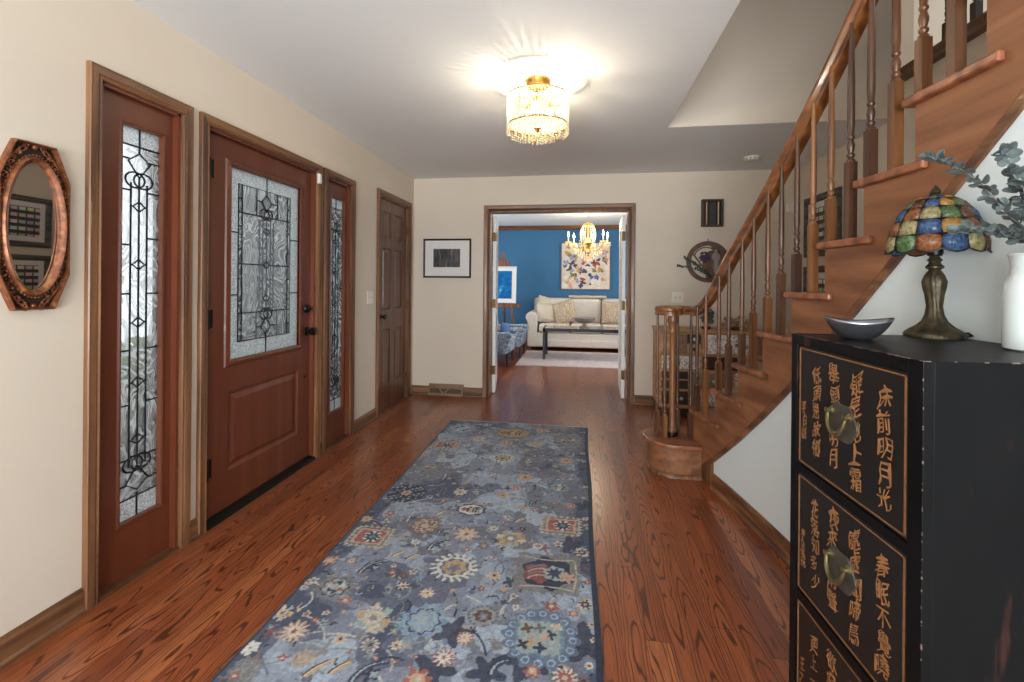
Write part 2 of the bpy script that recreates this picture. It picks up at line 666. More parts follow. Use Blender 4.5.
# wall behind the camera with a wide window added to let light in
w = MB()
w.box(XL - 0.14, -1.55, YF - 0.1, YF, 0, ZC)
w.box(0.85, g_wall(0.9) + 0.1, YF - 0.1, YF, 0, ZC)
w.box(-1.55, 0.85, YF - 0.1, YF, 0, 0.45)
w.box(-1.55, 0.85, YF - 0.1, YF, 2.25, ZC)
struct('wall_front', w, M_WALL, 'cream wall behind the viewpoint with a wide window added for light', 'wall')
w3 = thing('added_window_3', (-0.35, YF - 0.05, 0.45), 'wide white framed window added for light in the wall behind the viewpoint', 'window', None, 'structure')
f = MB()
for x in (-1.55, -0.78, 0.03, 0.80):
    f.box(x, x + 0.05, YF - 0.09, YF - 0.02, 0.45, 2.25)
for z in (0.45, 2.20):
    f.box(-1.55, 0.85, YF - 0.09, YF - 0.02, z, z + 0.05)
obj('window_frame', f, M_WHITE, w3, 0.004)
obj('glass', MB().box(-1.5, 0.8, YF - 0.06, YF - 0.054, 0.5, 2.2), M_CLEAR, w3)

# living room shell
w = MB()
w.box(LXL, LXR, YW, YW + 0.1, 0, ZC)
struct('wall_far', w, M_BLUE, 'deep blue wall behind the sofa and the abstract painting', 'wall')
def win_wall(x0, x1, y0, y1, a, b, lo, hi, top, z0=0.0):
    w_ = MB()
    w_.box(x0, x1, y0, a, z0, top).box(x0, x1, b, y1, z0, top).box(x0, x1, a, b, z0, lo).box(x0, x1, a, b, hi, top)
    return w_


def win_x(name, x, a, b, lo, hi, label):
    r_ = thing(name, (x, (a + b) / 2, lo), label, 'window', None, 'structure')
    f_ = MB()
    for k in range(4):
        y_ = a + (b - a - 0.05) * k / 3
        f_.box(x - 0.03, x + 0.03, y_, y_ + 0.05, lo, hi)
    f_.box(x - 0.03, x + 0.03, a, b, lo, lo + 0.05).box(x - 0.03, x + 0.03, a, b, hi - 0.05, hi)
    obj('window_frame', f_, M_WHITE, r_, 0.004)
    obj('glass', MB().box(x - 0.003, x + 0.003, a + 0.05, b - 0.05, lo + 0.05, hi - 0.05), M_CLEAR, r_)


win_x('added_window_4', LXL - 0.05, 6.1, 8.3, 0.65, 2.15, 'white framed window added for the fill light in the left side wall of the living room')  # these three windows are unseen, added to go with the fill lights
win_x('added_window_5', LXR + 0.05, 5.8, 8.0, 0.65, 2.15, 'white framed window added for the fill light in the right side wall of the living room')
win_x('added_window_6', 3.25, 0.8, 2.4, 3.15, 4.65, 'white framed window added for the fill light on the upstairs landing')
w = win_wall(LXL - 0.1, LXL, YB + 0.13, YW, 6.1, 8.3, 0.65, 2.15, ZC)
struct('wall_living_left', w, M_BLUE, 'blue side wall of the living room', 'wall')
struct('wall_living_right', win_wall(LXR, LXR + 0.1, YB + 0.13, YW, 5.8, 8.0, 0.65, 2.15, ZC), M_BLUE, 'blue side wall of the living room beyond the right door leaf', 'wall')
w = MB()
w.box(LXL, DX0 - 0.1, YB + 0.13, YB + 0.15, 0, ZC).box(DX1 + 0.1, LXR, YB + 0.13, YB + 0.15, 0, ZC).box(DX0 - 0.1, DX1 + 0.1, YB + 0.13, YB + 0.15, 2.13, ZC)
struct('wall_living_near', w, M_BLUE, 'blue living room face of the doorway wall', 'wall')
prof = [(0, 0), (0.075, 0), (0.07, -0.02), (0.045, -0.05), (0.02, -0.08), (0, -0.085)]
m = MB().sweep([(a, b) for a, b in prof], [(LXL, YW, ZC), (LXR, YW, ZC)])
struct('trim_crown', m, M_CASING_X, 'brown wooden crown moulding above the blue wall', 'moulding')
struct('baseboard_far', MB().box(LXL, LXR, YW - 0.015, YW, 0, 0.11), M_CASING_X, 'brown baseboard along the blue wall', 'baseboard', 0.004)

# baseboards with a small shoe
def baseboard(name, path, mat, label):
    # the room lies on the right hand of the path
    pr = [(0, 0), (0.026, 0), (0.024, 0.012), (0.015, 0.02), (0.014, 0.075), (0.009, 0.088), (0.006, 0.095), (0, 0.095)]
    return struct(name, MB().sweep(pr, path), mat, label, 'baseboard', 0.0)


for i, (a, b, txt) in enumerate([(YF, 1.457, 'between the viewpoint and the first sidelight'), (1.928, 1.972, 'sliver between the first sidelight and the front door'),
                                 (3.031, 3.063, 'sliver between the front door and the second sidelight'), (3.527, 3.957, 'under the light switch beside the closet')]):
    if b - a < 0.01:
        continue
    baseboard('baseboard_left' + ('' if i == 0 else '_%d' % (i + 1)), [(XL, a, 0), (XL, b, 0)], M_CASING_Y, 'brown wooden baseboard ' + txt)
baseboard('baseboard_back', [(XL, YB, 0), (-1.05, YB, 0)], M_CASING_X, 'brown baseboard under the framed photograph beside the floor vent')
baseboard('baseboard_back_2', [(0.592, YB, 0), (XR, YB, 0)], M_CASING_X, 'brown baseboard right of the wide doorway')
baseboard('baseboard_right', [(XR, YB, 0), (XR, 0.7, 0)], M_CASING_Y, 'brown baseboard below the two collages')
baseboard('baseboard_stair', [(g_wall(2.96 - 0.1 * i), 2.96 - 0.1 * i, 0) for i in range(22)] + [(g_wall(0.9), YF, 0)], M_CASING_Y, 'brown baseboard along the pale wall under the stairs')


# door and window casings: profile swept around three sides of an opening
CAS = [(0.0, 0.0), (0.0, 0.012), (0.008, 0.018), (0.016, 0.014), (0.024, 0.018), (0.05, 0.02), (0.058, 0.022), (0.062, 0.018), (0.062, 0.0)]


def casing_pieces(rings, q, parent, head_mat):
    # two uprights and a mitred head
    for i, nm, mt in ((0, 'casing_upright', M_CASING), (1, 'casing_head', head_mat), (2, 'casing_upright', M_CASING)):
        m = MB().add(rings[i] + rings[i + 1], [(j, (j + 1) % q, q + (j + 1) % q, q + j) for j in range(q)] + [tuple(range(q)), tuple(q + j for j in range(q))])
        obj(nm, m, mt, parent)


def casing(parent, y0, y1, h, name='casing', k=0.85):
    """around an opening y0..y1 x h in the left wall, standing proud of it"""
    L = []
    for a, b in CAS:
        L.append((a * k, b))
    m = MB()
    pts = [(y0, 0.0), (y0, h), (y1, h), (y1, 0.0)]
    dirs = [(-1, 0), (-1, 1), (1, 1), (1, 0)]
    rings = [[(XL + b, p[0] + d[0] * a, p[1] + d[1] * a) for a, b in L] for p, d in zip(pts, dirs)]
    q = len(L)
    return casing_pieces(rings, q, parent, M_CASING_Y)


def jamb(parent, y0, y1, h, mat):
    m = MB()
    m.box(XL - 0.13, XL, y0, y0 + 0.014, 0, h).box(XL - 0.13, XL, y1 - 0.014, y1, 0, h).box(XL - 0.13, XL, y0, y1, h - 0.014, h)
    return obj('jamb', m, mat, parent)


def came_lines(m, x, y0, z0, w, h, lines, r=0.0035):
    for pl in lines:
        m.tube([(x, y0 + u * w, z0 + v * h) for u, v in pl], r, 5, up=(1, 0, 0))


def ring_pts(cu, cv, ru, rv, n=14):
    return [(cu + ru * math.cos(2 * PI * k / n), cv + rv * math.sin(2 * PI * k / n)) for k in range(n + 1)]


def kite(cu, cv, w, up, dn):
    return [(cu, cv + up), (cu + w, cv), (cu, cv - dn), (cu - w, cv), (cu, cv + up)]


def sidelight(name, y0, y1, gy0, gy1, gz0, gz1, label, hinge=False):
    root = thing(name, (XL, (y0 + y1) / 2, 0), label, 'window', None, 'structure')
    casing(root, y0, y1, 2.052)
    jamb(root, y0, y1, 2.052, M_DOOR)
    xp = XL - 0.030
    # panel with an opening for the glass
    m = MB()
    a, b, zt_ = y0 + 0.014, y1 - 0.014, 2.038
    for (p, q, r, s) in ((a, gy0, 0.012, zt_), (gy1, b, 0.012, zt_), (gy0, gy1, 0.012, gz0), (gy0, gy1, gz1, zt_)):
        m.box(xp - 0.045, xp, p, q, r, s)
    obj('panel', m, M_DOOR, root)
    m = MB()
    pr = [(0, 0), (0.0, 0.006), (0.008, 0.008), (0.013, 0.0)]
    rings = [[(xp + b_, p[0] + d[0] * a_, p[1] + d[1] * a_) for a_, b_ in pr]
             for p, d in zip([(gy0, gz0), (gy0, gz1), (gy1, gz1), (gy1, gz0)], [(-1, -1), (-1, 1), (1, 1), (1, -1)])]
    m.add([p for r in rings for p in r], [(i * 4 + j, i * 4 + (j + 1) % 4, ((i + 1) % 4) * 4 + (j + 1) % 4, ((i + 1) % 4) * 4 + j) for i in range(4) for j in range(4)])
    obj('glass_bead', m, M_DOOR, root)
    w, h = gy1 - gy0, gz1 - gz0
    xg = xp - 0.018
    obj('glass', MB().box(xg - 0.004, xg, gy0, gy1, gz0 + 0.05 * h, gz1 - 0.045 * h), M_SWIRL, root)
    obj('frosted_glass', MB().box(xg - 0.004, xg, gy0, gy1, gz0, gz0 + 0.05 * h).box(xg - 0.004, xg, gy0, gy1, gz1 - 0.045 * h, gz1), M_GRAIN, root)
    m = MB()
    L = [[(0, 0.955), (1, 0.955)], [(0.5, 0.955), (0.5, 1)], [(0, 0.05), (1, 0.05)], [(0.5, 0), (0.5, 0.06)]]
    L += [[(0.30, 0.13), (0.30, 0.86)], [(0.70, 0.13), (0.70, 0.86)], [(0.5, 0.13), (0.5, 0.875)]]
    for v in (0.80, 0.65, 0.50, 0.345, 0.197):
        L.append(kite(0.5, v, 0.15, 0.013, 0.013))
        L += [[(0.30, v), (0.35, v)], [(0.65, v), (0.70, v)]]
    L += [[(0, 0.84), (0.30, 0.84)], [(0.70, 0.84), (1, 0.84)], [(0, 0.575), (0.3, 0.575)], [(0.7, 0.575), (1, 0.575)], [(0, 0.70), (0.3, 0.70)], [(0.7, 0.72), (1, 0.72)],
          [(0, 0.29), (0.3, 0.29)], [(0.7, 0.29), (1, 0.29)], [(0, 0.43), (0.3, 0.43)], [(0.7, 0.43), (1, 0.43)], [(0, 0.15), (0.3, 0.15)], [(0.7, 0.15), (1, 0.15)], [(0.5, 0.938), (0.5, 0.96)],
          [(0, 0.92), (0.25, 0.92)], [(0.75, 0.92), (1, 0.92)], [(0, 0.085), (0.25, 0.085)], [(0.75, 0.085), (1, 0.085)]]
    L += [kite(0.5, 0.915, 0.27, 0.023, 0.04), ring_pts(0.40, 0.868, 0.24, 0.020), ring_pts(0.60, 0.868, 0.24, 0.020)]
    L += [kite(0.5, 0.088, 0.27, 0.04, 0.023), ring_pts(0.40, 0.135, 0.24, 0.020), ring_pts(0.60, 0.135, 0.24, 0.020)]
    came_lines(m, xg + 0.001, gy0, gz0, w, h, L, 0.0042)
    obj('leading', m, M_CAME, root, smooth=True)
    obj('sill', MB().box(XL - 0.10, XL + 0.012, y0 + 0.002, y1 - 0.002, 0.0, 0.012), M_CASING_Y, root)
    return root


sidelight('window_1', 1.511, 1.873, 1.622, 1.806, 0.240, 1.926, 'nearest tall leaded glass sidelight in a red-brown panel beside the oval mirror')
sidelight('window_2', 3.118, 3.472, 3.232, 3.425, 0.250, 1.920, 'narrow leaded glass sidelight between front door and closet door')

# front door
d1 = thing('door_1', (XL, 2.5, 0), 'red-brown front door with a large leaded glass pane and one raised panel', 'door', None, 'structure')
casing(d1, 2.027, 2.977, 2.052)
jamb(d1, 2.027, 2.977, 2.052, M_DOOR)
xp = XL - 0.028
a, b, GY0, GY1, GZ0, GZ1 = 2.043, 2.961, 2.212, 2.832, 0.832, 1.898
m = MB()
for (p, q, r, s) in ((a, GY0, 0.03, 2.035), (GY1, b, 0.03, 2.035), (GY0, GY1, GZ1, 2.035), (GY0, GY1, 0.66, GZ0), (GY0, GY1, 0.03, 0.225)):
    m.box(xp - 0.045, xp, p, q, r, s)
obj('slab', m, M_DOOR, d1)
m = MB()   # raised panel: sunk field, sloping border, proud centre
PZ0, PZ1 = 0.225, 0.66
rings = [[(x, GY0 + o, PZ0 + o), (x, GY0 + o, PZ1 - o), (x, GY1 - o, PZ1 - o), (x, GY1 - o, PZ0 + o)] for x, o in ((xp, 0.0), (xp - 0.010, 0.010), (xp - 0.014, 0.022), (xp - 0.003, 0.05))]
m.add([p for r in rings for p in r], [(i * 4 + j, i * 4 + (j + 1) % 4, (i + 1) * 4 + (j + 1) % 4, (i + 1) * 4 + j) for i in range(3) for j in range(4)] + [(12, 13, 14, 15)])
obj('raised_panel', m, M_DOOR, d1)
m = MB()
pr = [(0, -0.01), (0.0, 0.010), (0.012, 0.014), (0.030, 0.008), (0.036, 0.0), (0.036, -0.01)]
q = len(pr)
rings = [[(xp + b_, p[0] + d[0] * a_, p[1] + d[1] * a_) for a_, b_ in pr]
         for p, d in zip([(GY0, GZ0), (GY0, GZ1), (GY1, GZ1), (GY1, GZ0)], [(-1, -1), (-1, 1), (1, 1), (1, -1)])]
m.add([p for r in rings for p in r], [(i * q + j, i * q + (j + 1) % q, ((i + 1) % 4) * q + (j + 1) % q, ((i + 1) % 4) * q + j) for i in range(4) for j in range(q)])
obj('glass_surround', m, M_DOOR, d1)
w, h = GY1 - GY0, GZ1 - GZ0
xg = xp - 0.014
u0, u1, v0, v1 = 0.125, 0.865, 0.085, 0.925
obj('glass', MB().box(xg - 0.004, xg, GY0 + u0 * w, GY0 + u1 * w, GZ0 + v0 * h, GZ0 + v1 * h), M_SWIRL, d1)
m = MB()
for p, q_, r, s in ((0, u0, 0, 1), (u1, 1, 0, 1), (u0, u1, 0, v0), (u0, u1, v1, 1)):
    m.box(xg - 0.004, xg, GY0 + p * w, GY0 + q_ * w, GZ0 + r * h, GZ0 + s * h)
obj('frosted_glass', m, M_GRAIN, d1)
m = MB()
L = [[(u0, v0), (u0, v1), (u1, v1), (u1, v0), (u0, v0)], [(u0 + 0.045, v0), (u0 + 0.045, v1)], [(u1 - 0.045, v0), (u1 - 0.045, v1)],
     [(0.5, 1), (0.5, 0.885)], [(0.5, 0), (0.5, 0.12)], [(u0, 0.775), (u1, 0.775)], [(u0, 0.235), (u1, 0.235)], [(u0, 0.5), (0.46, 0.5)], [(0.54, 0.5), (u1, 0.5)],
     [(0.36, 0.775), (0.36, v1)], [(0.66, 0.775), (0.66, v1)], [(0.36, 0.235), (0.36, v0)], [(0.66, 0.235), (0.66, v0)],
     [(0.40, 0.75), (0.40, 0.25)], [(0.445, 0.775), (0.445, 0.235)], [(0.555, 0.775), (0.555, 0.235)], [(0.60, 0.75), (0.60, 0.25)], [(0.5, 0.775), (0.5, 0.235)],
     [(0, 0.665), (u0, 0.665)], [(0, 0.335), (u0, 0.335)], [(u1, 0.665), (1, 0.665)], [(u1, 0.335), (1, 0.335)], [(0.36, 0.86), (0.44, 0.86)], [(0.56, 0.86), (0.66, 0.86)], [(0.36, 0.15), (0.44, 0.15)], [(0.56, 0.15), (0.66, 0.15)],
     kite(0.5, 0.86, 0.07, 0.04, 0.055), ring_pts(0.475, 0.79, 0.06, 0.030), ring_pts(0.525, 0.79, 0.06, 0.030),
     kite(0.5, 0.145, 0.07, 0.055, 0.04), ring_pts(0.475, 0.22, 0.06, 0.030), ring_pts(0.525, 0.22, 0.06, 0.030)]
for v in (0.69, 0.5, 0.31):
    L.append(kite(0.5, v, 0.042, 0.022, 0.022))
for u in (u0, u1 - 0.045):
    for v in (0.15, 0.30, 0.42, 0.58, 0.70, 0.85):
        L.append([(u, v), (u + 0.045, v)])
came_lines(m, xg + 0.001, GY0, GZ0, w, h, L, 0.0045)
obj('leading', m, M_CAME, d1, smooth=True)
m = MB()
R = Matrix.Rotation(PI / 2, 3, 'Y')
obj('door_knob', MB().lathe([(0.030, 0), (0.032, 0.004), (0.030, 0.008), (0.011, 0.012), (0.010, 0.03), (0.022, 0.036), (0.029, 0.048), (0.028, 0.060), (0.016, 0.068), (0.0001, 0.07)], (xp, 2.92, 0.915), 20, mat=R), M_BLACKMETAL, d1, smooth=True)
obj('deadbolt', MB().lathe([(0.030, 0), (0.032, 0.006), (0.028, 0.014), (0.016, 0.018), (0.0001, 0.019)], (xp, 2.92, 1.075), 20, mat=R).box(xp + 0.016, xp + 0.034, 2.90, 2.94, 1.070, 1.080), M_BLACKMETAL, d1, smooth=True)
obj('door_stop_pin', MB().lathe([(0.009, 0), (0.010, 0.004), (0.006, 0.008), (0.0001, 0.009)], (xp, 2.905, 0.60), 12, mat=R), M_BLACKMETAL, d1, smooth=True)
for z in (0.24, 1.02, 1.80):
    obj('hinge', MB().lathe([(0.009, 0), (0.009, 0.10)], (XL - 0.006, 2.046, z), 10).box(xp - 0.002, xp + 0.012, 2.046, 2.088, z + 0.003, z + 0.097), M_BLACKMETAL, d1)
obj('threshold', MB().prism([(XL - 0.13, 0, 0), (XL + 0.02, 0, 0), (XL + 0.012, 0, 0.014), (XL - 0.02, 0, 0.028), (XL - 0.13, 0, 0.028)], (0, 2.029, 0), (0, 2.975, 0)), M_BLACKMETAL, d1)
sn = tag(obj('door_sensor', MB().box(XL + 0.018, XL + 0.04, 2.962, 2.990, 1.965, 2.035), M_WHITE, None, 0.004), 'small white door sensor at the top corner of the front door casing', 'sensor')

# closet door, six panels
d2 = thing('door_2', (XL, 4.39, 0), 'dark stained six-panel closet door near the far left corner', 'door', None, 'structure')
casing(d2, 4.012, 4.747, 2.09)
jamb(d2, 4.012, 4.747, 2.09, M_CASING)
a, b = 4.028, 4.731
xp = XL - 0.022
pans = []
for (r, s) in ((0.24, 0.80), (0.99, 1.60), (1.70, 1.96)):
    for (p, q_) in ((a + 0.11, (a + b) / 2 - 0.05), ((a + b) / 2 + 0.05, b - 0.11)):
        pans.append((p, q_, r, s))
m = MB()
ysx = [a, a + 0.11, (a + b) / 2 - 0.05, (a + b) / 2 + 0.05, b - 0.11, b]
for i in (0, 2, 4):
    m.box(xp - 0.035, xp, ysx[i], ysx[i + 1], 0.008, 2.074)
for i in (1, 3):
    for r, s in ((0.008, 0.24), (0.80, 0.99), (1.60, 1.70), (1.96, 2.074)):
        m.box(xp - 0.035, xp, ysx[i], ysx[i + 1], r, s)
obj('slab', m, M_CLOSET, d2)
for p, q_, r, s in pans:
    m = MB()
    rings = [[(x, p + o, r + o), (x, p + o, s - o), (x, q_ - o, s - o), (x, q_ - o, r + o)] for x, o in ((xp, 0.0), (xp - 0.010, 0.008), (xp - 0.012, 0.016), (xp - 0.003, 0.04))]
    m.add([pp for rr in rings for pp in rr], [(i * 4 + j, i * 4 + (j + 1) % 4, (i + 1) * 4 + (j + 1) % 4, (i + 1) * 4 + j) for i in range(3) for j in range(4)] + [(12, 13, 14, 15)])
    obj('raised_panel', m, M_CLOSET, d2)
obj('door_knob', MB().lathe([(0.028, 0), (0.028, 0.006), (0.011, 0.01), (0.010, 0.03), (0.024, 0.036), (0.028, 0.046), (0.024, 0.058), (0.0001, 0.062)], (xp, 4.105, 0.93), 18, mat=R), M_BLACKMETAL, d2, smooth=True)
for z in (0.20, 0.98, 1.78):
    obj('hinge', MB().lathe([(0.008, 0), (0.008, 0.09)], (XL - 0.004, 4.733, z), 10).box(xp - 0.002, xp + 0.010, 4.707, 4.737, z + 0.003, z + 0.087), M_OLDBRASS, d2)

# doorway casing to the living room
t1 = thing('trim_1', ((DX0 + DX1) / 2, YB, 0), 'brown wooden casing around the wide doorway to the living room', 'door casing', None, 'structure')
m = MB()
L = [(a, b) for a, b in CAS]
pts = [(DX0, 0.0), (DX0, 2.06), (DX1, 2.06), (DX1, 0.0)]
dirs = [(-1, 0), (-1, 1), (1, 1), (1, 0)]
q = len(L)
rings = [[(p[0] + d[0] * a, YB - b, p[1] + d[1] * a) for a, b in L] for p, d in zip(pts, dirs)]
casing_pieces(rings, q, t1, M_CASING_X)
M_WHITEPAINT = plain('white_door_paint', C(232, 230, 224), 0.4, 0, 0.02)
obj('jamb_lining', MB().box(DX0, DX0 + 0.012, YB, YB + 0.148, 0, 2.06).box(DX1 - 0.012, DX1, YB, YB + 0.148, 0, 2.06).box(DX0, DX1, YB, YB + 0.148, 2.048, 2.06), M_CASING, t1)


def french_door(name, hx, sgn, ang, label):
    """glazed leaf hinged at the jamb, swung into the living room; local: hinge at origin, leaf along +y"""
    root = thing(name, (hx, YB + 0.155, 0), label, 'door', None, 'structure', ang)
    W_, H_, T = 0.735, 2.02, 0.036
    m = MB()
    m.box(-T / 2, T / 2, 0, 0.11, 0.012, H_).box(-T / 2, T / 2, W_ - 0.11, W_, 0.012, H_)
    m.box(-T / 2, T / 2, 0.11, W_ - 0.11, 0.012, 0.24).box(-T / 2, T / 2, 0.11, W_ - 0.11, H_ - 0.11, H_)
    obj('door_frame', m, M_WHITEPAINT, root, 0.003, local=True)
    m = MB()
    for k in (1, 2):
        y_ = 0.11 + (W_ - 0.22) * k / 3
        m.box(-0.012, 0.012, y_ - 0.01, y_ + 0.01, 0.24, H_ - 0.11)
    for k in range(1, 5):
        z_ = 0.24 + (H_ - 0.35) * k / 5
        m.box(-0.012, 0.012, 0.11, W_ - 0.11, z_ - 0.01, z_ + 0.01)
    obj('muntins', m, M_WHITEPAINT, root, local=True)
    obj('glass', MB().box(-0.003, 0.003, 0.11, W_ - 0.11, 0.24, H_ - 0.11), M_CLEAR, root, local=True)
    for z in (0.22, 0.98, 1.74):
        obj('hinge', MB().lathe([(0.009, 0), (0.009, 0.10)], (-sgn * 0.004, -0.008, z), 10).box(-T / 2 - 0.002, T / 2 + 0.002, -0.002, 0.004, z, z + 0.1), M_OLDBRASS, root, local=True)
    return root


french_door('door_3', DX0 + 0.032, 1, math.radians(8.6), 'white glazed door leaf swung open on the left of the doorway')
french_door('door_4', DX1 - 0.040, -1, math.radians(-2.5), 'white glazed door leaf swung open on the right of the doorway')

# outdoors behind the leaded glass
t = NT('porch_concrete')
t.P(Base_Color=t.ramp(t.noise(t.pos(), 3.0, 5), [(0.3, C(150, 150, 140)), (0.7, C(178, 178, 168))]), Roughness=0.8)
struct('ground', MB().box(-9, -2.02, -3, 9.5, -0.2, -0.12), t.m, 'pale paved porch ground outside the front door', 'ground')


def leafy(name, loc, h, r, n, seed, mats, label, group):
    rnd = random.Random(seed)
    root = thing(name, loc, label, 'shrub', group)
    st, lf = MB(), MB()
    for i in range(n):
        a = rnd.uniform(0, 2 * PI)
        ln = h * rnd.uniform(0.6, 1.0)
        out = r * rnd.uniform(0.25, 1.0)
        p0 = Vector((rnd.uniform(-0.05, 0.05), rnd.uniform(-0.05, 0.05), 0))
        p2 = Vector((math.cos(a) * out, math.sin(a) * out, ln))
        p1 = (p0 + p2) / 2 + Vector((0, 0, ln * 0.18))
        path = [p0 * (1 - t_) ** 2 + p1 * 2 * t_ * (1 - t_) + p2 * t_ * t_ for t_ in [k / 6 for k in range(7)]]
        st.tube(path, [0.006 * (1 - 0.6 * k / 6) for k in range(7)], 4)
        for k in range(2, 7):
            for sd in (-1, 1):
                d = (path[k] - path[k - 1]).normalized()
                sdv = d.cross(Vector((0, 0, 1))).normalized() * sd
                tip = path[k] + (d * 0.7 + sdv).normalized() * rnd.uniform(0.10, 0.19) + Vector((0, 0, -0.03))
                mid = (path[k] + tip) / 2 + Vector((0, 0, 0.015))
                wv = d.cross(tip - path[k]).normalized().cross((tip - path[k]).normalized()) * 0.034
                lf.add([path[k], mid + wv, tip, mid - wv], [(0, 1, 2, 3)])
    obj('stems', st, mats[0], root, local=True)
    obj('foliage', lf, mats[1], root, local=True)
    return root


M_STEM = plain('green_stem', C(86, 96, 52), 0.7)
M_LEAF = plain('garden_leaf', C(160, 172, 96), 0.5, 0, 0.2, 8)
for i, (x, y, h, r) in enumerate([(-2.75, 2.55, 0.95, 0.42), (-3.1, 3.75, 0.7, 0.32), (-2.8, 4.5, 0.7, 0.2)]):
    leafy('garden_shrub', (x, y, -0.12), h, r, 150, i, (M_STEM, M_LEAF), 'green leafy shrub outside, seen blurred through the leaded glass', 'shrubs outside the front door')

# a tall clipped hedge across the front garden
rnd = random.Random(77)
m = MB()
for k in range(420):
    y = rnd.uniform(5.9, 12.5)
    z = rnd.uniform(0.0, 3.4)
    m.ball((-5.6 + rnd.uniform(-0.25, 0.25), y, z), rnd.uniform(0.16, 0.34), 7, 5)
hd = obj('garden_hedge', m, plain('hedge_leaves', C(158, 166, 150), 0.8, 0, 0.35, 9), None)
tag(hd, 'tall grey-green hedge outside, blurred behind the front door glass', 'hedge', None, 'stuff')
# ------------------------------------------------------------------ staircase
def nrm(Y):                                               # unit vector across the stair (towards the wall)
    y = max(Y, 0.92)
    d = -0.168 - 0.10 * (y - 2.6) if Y > 0.92 else 0.0
    v = Vector((1, -d, 0))
    return v.normalized()


stair = thing('staircase', (1.3, 2.9, 0), 'curved oak staircase with open stringer, turned balusters and a volute handrail', 'staircase')


def bullnose(r, x_end, zs, inset):
    """outline of the rounded first step"""
    c_ = Vector((0.658, 3.25, 0))
    rr = r - inset
    pts = [Vector((x_end, 3.055 + inset - 0.01, 0)), Vector((0.72, 3.048 + inset, 0))]
    for k in range(0, 17):
        a = -PI / 2 - PI * k / 16
        pts.append(c_ + Vector((rr * math.cos(a), rr * math.sin(a), 0)))
    pts += [Vector((1.0, 3.462 - inset + 0.06, 0)), Vector((1.5, 3.62 - inset, 0)), Vector((2.14, 3.80 - inset, 0)), Vector((2.14, 3.3, 0)), Vector((x_end, 3.2, 0))]
    return pts


o = obj('tread', MB().prism(bullnose(0.205, 0.80, 0, 0.0), (0, 0, 0.194), (0, 0, 0.222)), M_TREAD, stair, 0.008, seg=3)
obj('curved_riser', MB().prism(bullnose(0.205, 0.80, 0, 0.032), (0, 0, 0.0), (0, 0, 0.194)), M_STRINGER, stair, smooth=True)
pts = bullnose(0.205, 0.80, 0, 0.032)[:20]
obj('shoe_moulding', MB().sweep([(-0.002, 0), (0.018, 0), (0.016, 0.012), (0.008, 0.022), (-0.002, 0.024)], [p for p in pts][::-1]), M_CASING, stair)

for n in range(2, 13):
    Y0, Y1 = YN[n], YN[n + 1]
    t0, t1 = zt(n) - 0.028, zt(n)
    ya, yb = Y0, Y1 - 0.045                                # nose, back edge (under the riser)
    pa, pb = Vector((g_nose(ya), ya, 0)), Vector((g_nose(yb), yb, 0))
    na, nb = nrm(ya), nrm(yb)
    la, lb = (2.14 - pa.x) / na.x, (2.14 - pb.x) / nb.x
    poly = [pa, pa + na * la, pb + nb * lb, pb + nb * 0.062, pb + nb * 0.020, Vector((g_nose(Y1 - 0.085) , Y1 - 0.085, 0)) + nrm(Y1) * 0.020, Vector((g_nose(Y1 - 0.085), Y1 - 0.085, 0))]
    obj('tread', MB().prism(poly, (0, 0, t0), (0, 0, t1)), M_TREAD, stair, 0.006, seg=2)
    # riser below this tread, set back under the nosing
    yr = Y0 - 0.03
    pr_, nr = Vector((g_nose(yr), yr, 0)), nrm(yr)
    lr = (2.14 - pr_.x) / nr.x
    zb = zt(n - 1)
    a0, a1 = pr_ + nr * 0.022, pr_ + nr * lr
    back = Vector((nr.y, -nr.x, 0)) * 0.018
    obj('riser', MB().prism([a0, a1, a1 + back, a0 + back], (0, 0, zb), (0, 0, t0)), M_STRINGER, stair)

# saw-tooth stringer following the curve
m = MB()
for n in range(1, 13):
    Ya = YN[n] - 0.03 if n > 1 else 3.10
    Yb = YN[n + 1] - 0.03
    top = zt(n) - 0.029 if n > 1 else 0.193
    k = 7
    ring = []
    for i in range(k + 1):
        Y = Ya + (Yb - Ya) * i / k
        lo = max(0.0, znose(Y) - 0.43)
        if lo > top - 0.002:
            lo = top - 0.002
        x = g_nose(Y) + 0.022
        ring.append([(x, Y, lo), (x, Y, top), (x + 0.04, Y, top), (x + 0.04, Y, lo)])
    m.add([p for r in ring for p in r], [(i * 4 + j, i * 4 + (j + 1) % 4, (i + 1) * 4 + (j + 1) % 4, (i + 1) * 4 + j) for i in range(k) for j in range(4)] + [(0, 1, 2, 3), tuple(k * 4 + j for j in range(4))])
obj('stringer', m, M_STRINGER, stair)
# two-part moulding along the lower edge of the stringer
yy_ = [3.03 - 0.05 * i for i in range(48)]
pth = [(g_nose(Y) + 0.024, Y, max(0.07, znose(Y) - 0.425)) for Y in yy_]
obj('stringer_moulding', MB().sweep([(0.0, -0.030), (-0.016, -0.030), (-0.020, -0.018), (-0.011, -0.010), (-0.010, 0.004), (-0.018, 0.010), (-0.026, 0.020), (-0.024, 0.030), (-0.006, 0.034), (0, 0.03)], pth), M_CASING_Y, stair)
obj('plinth_block', MB().prism([(0.802, 3.125, 0), (0.838, 2.965, 0), (0.872, 2.975, 0), (0.842, 3.135, 0)], (0, 0, 0), (0, 0, 0.155)), M_CASING, stair, 0.003)


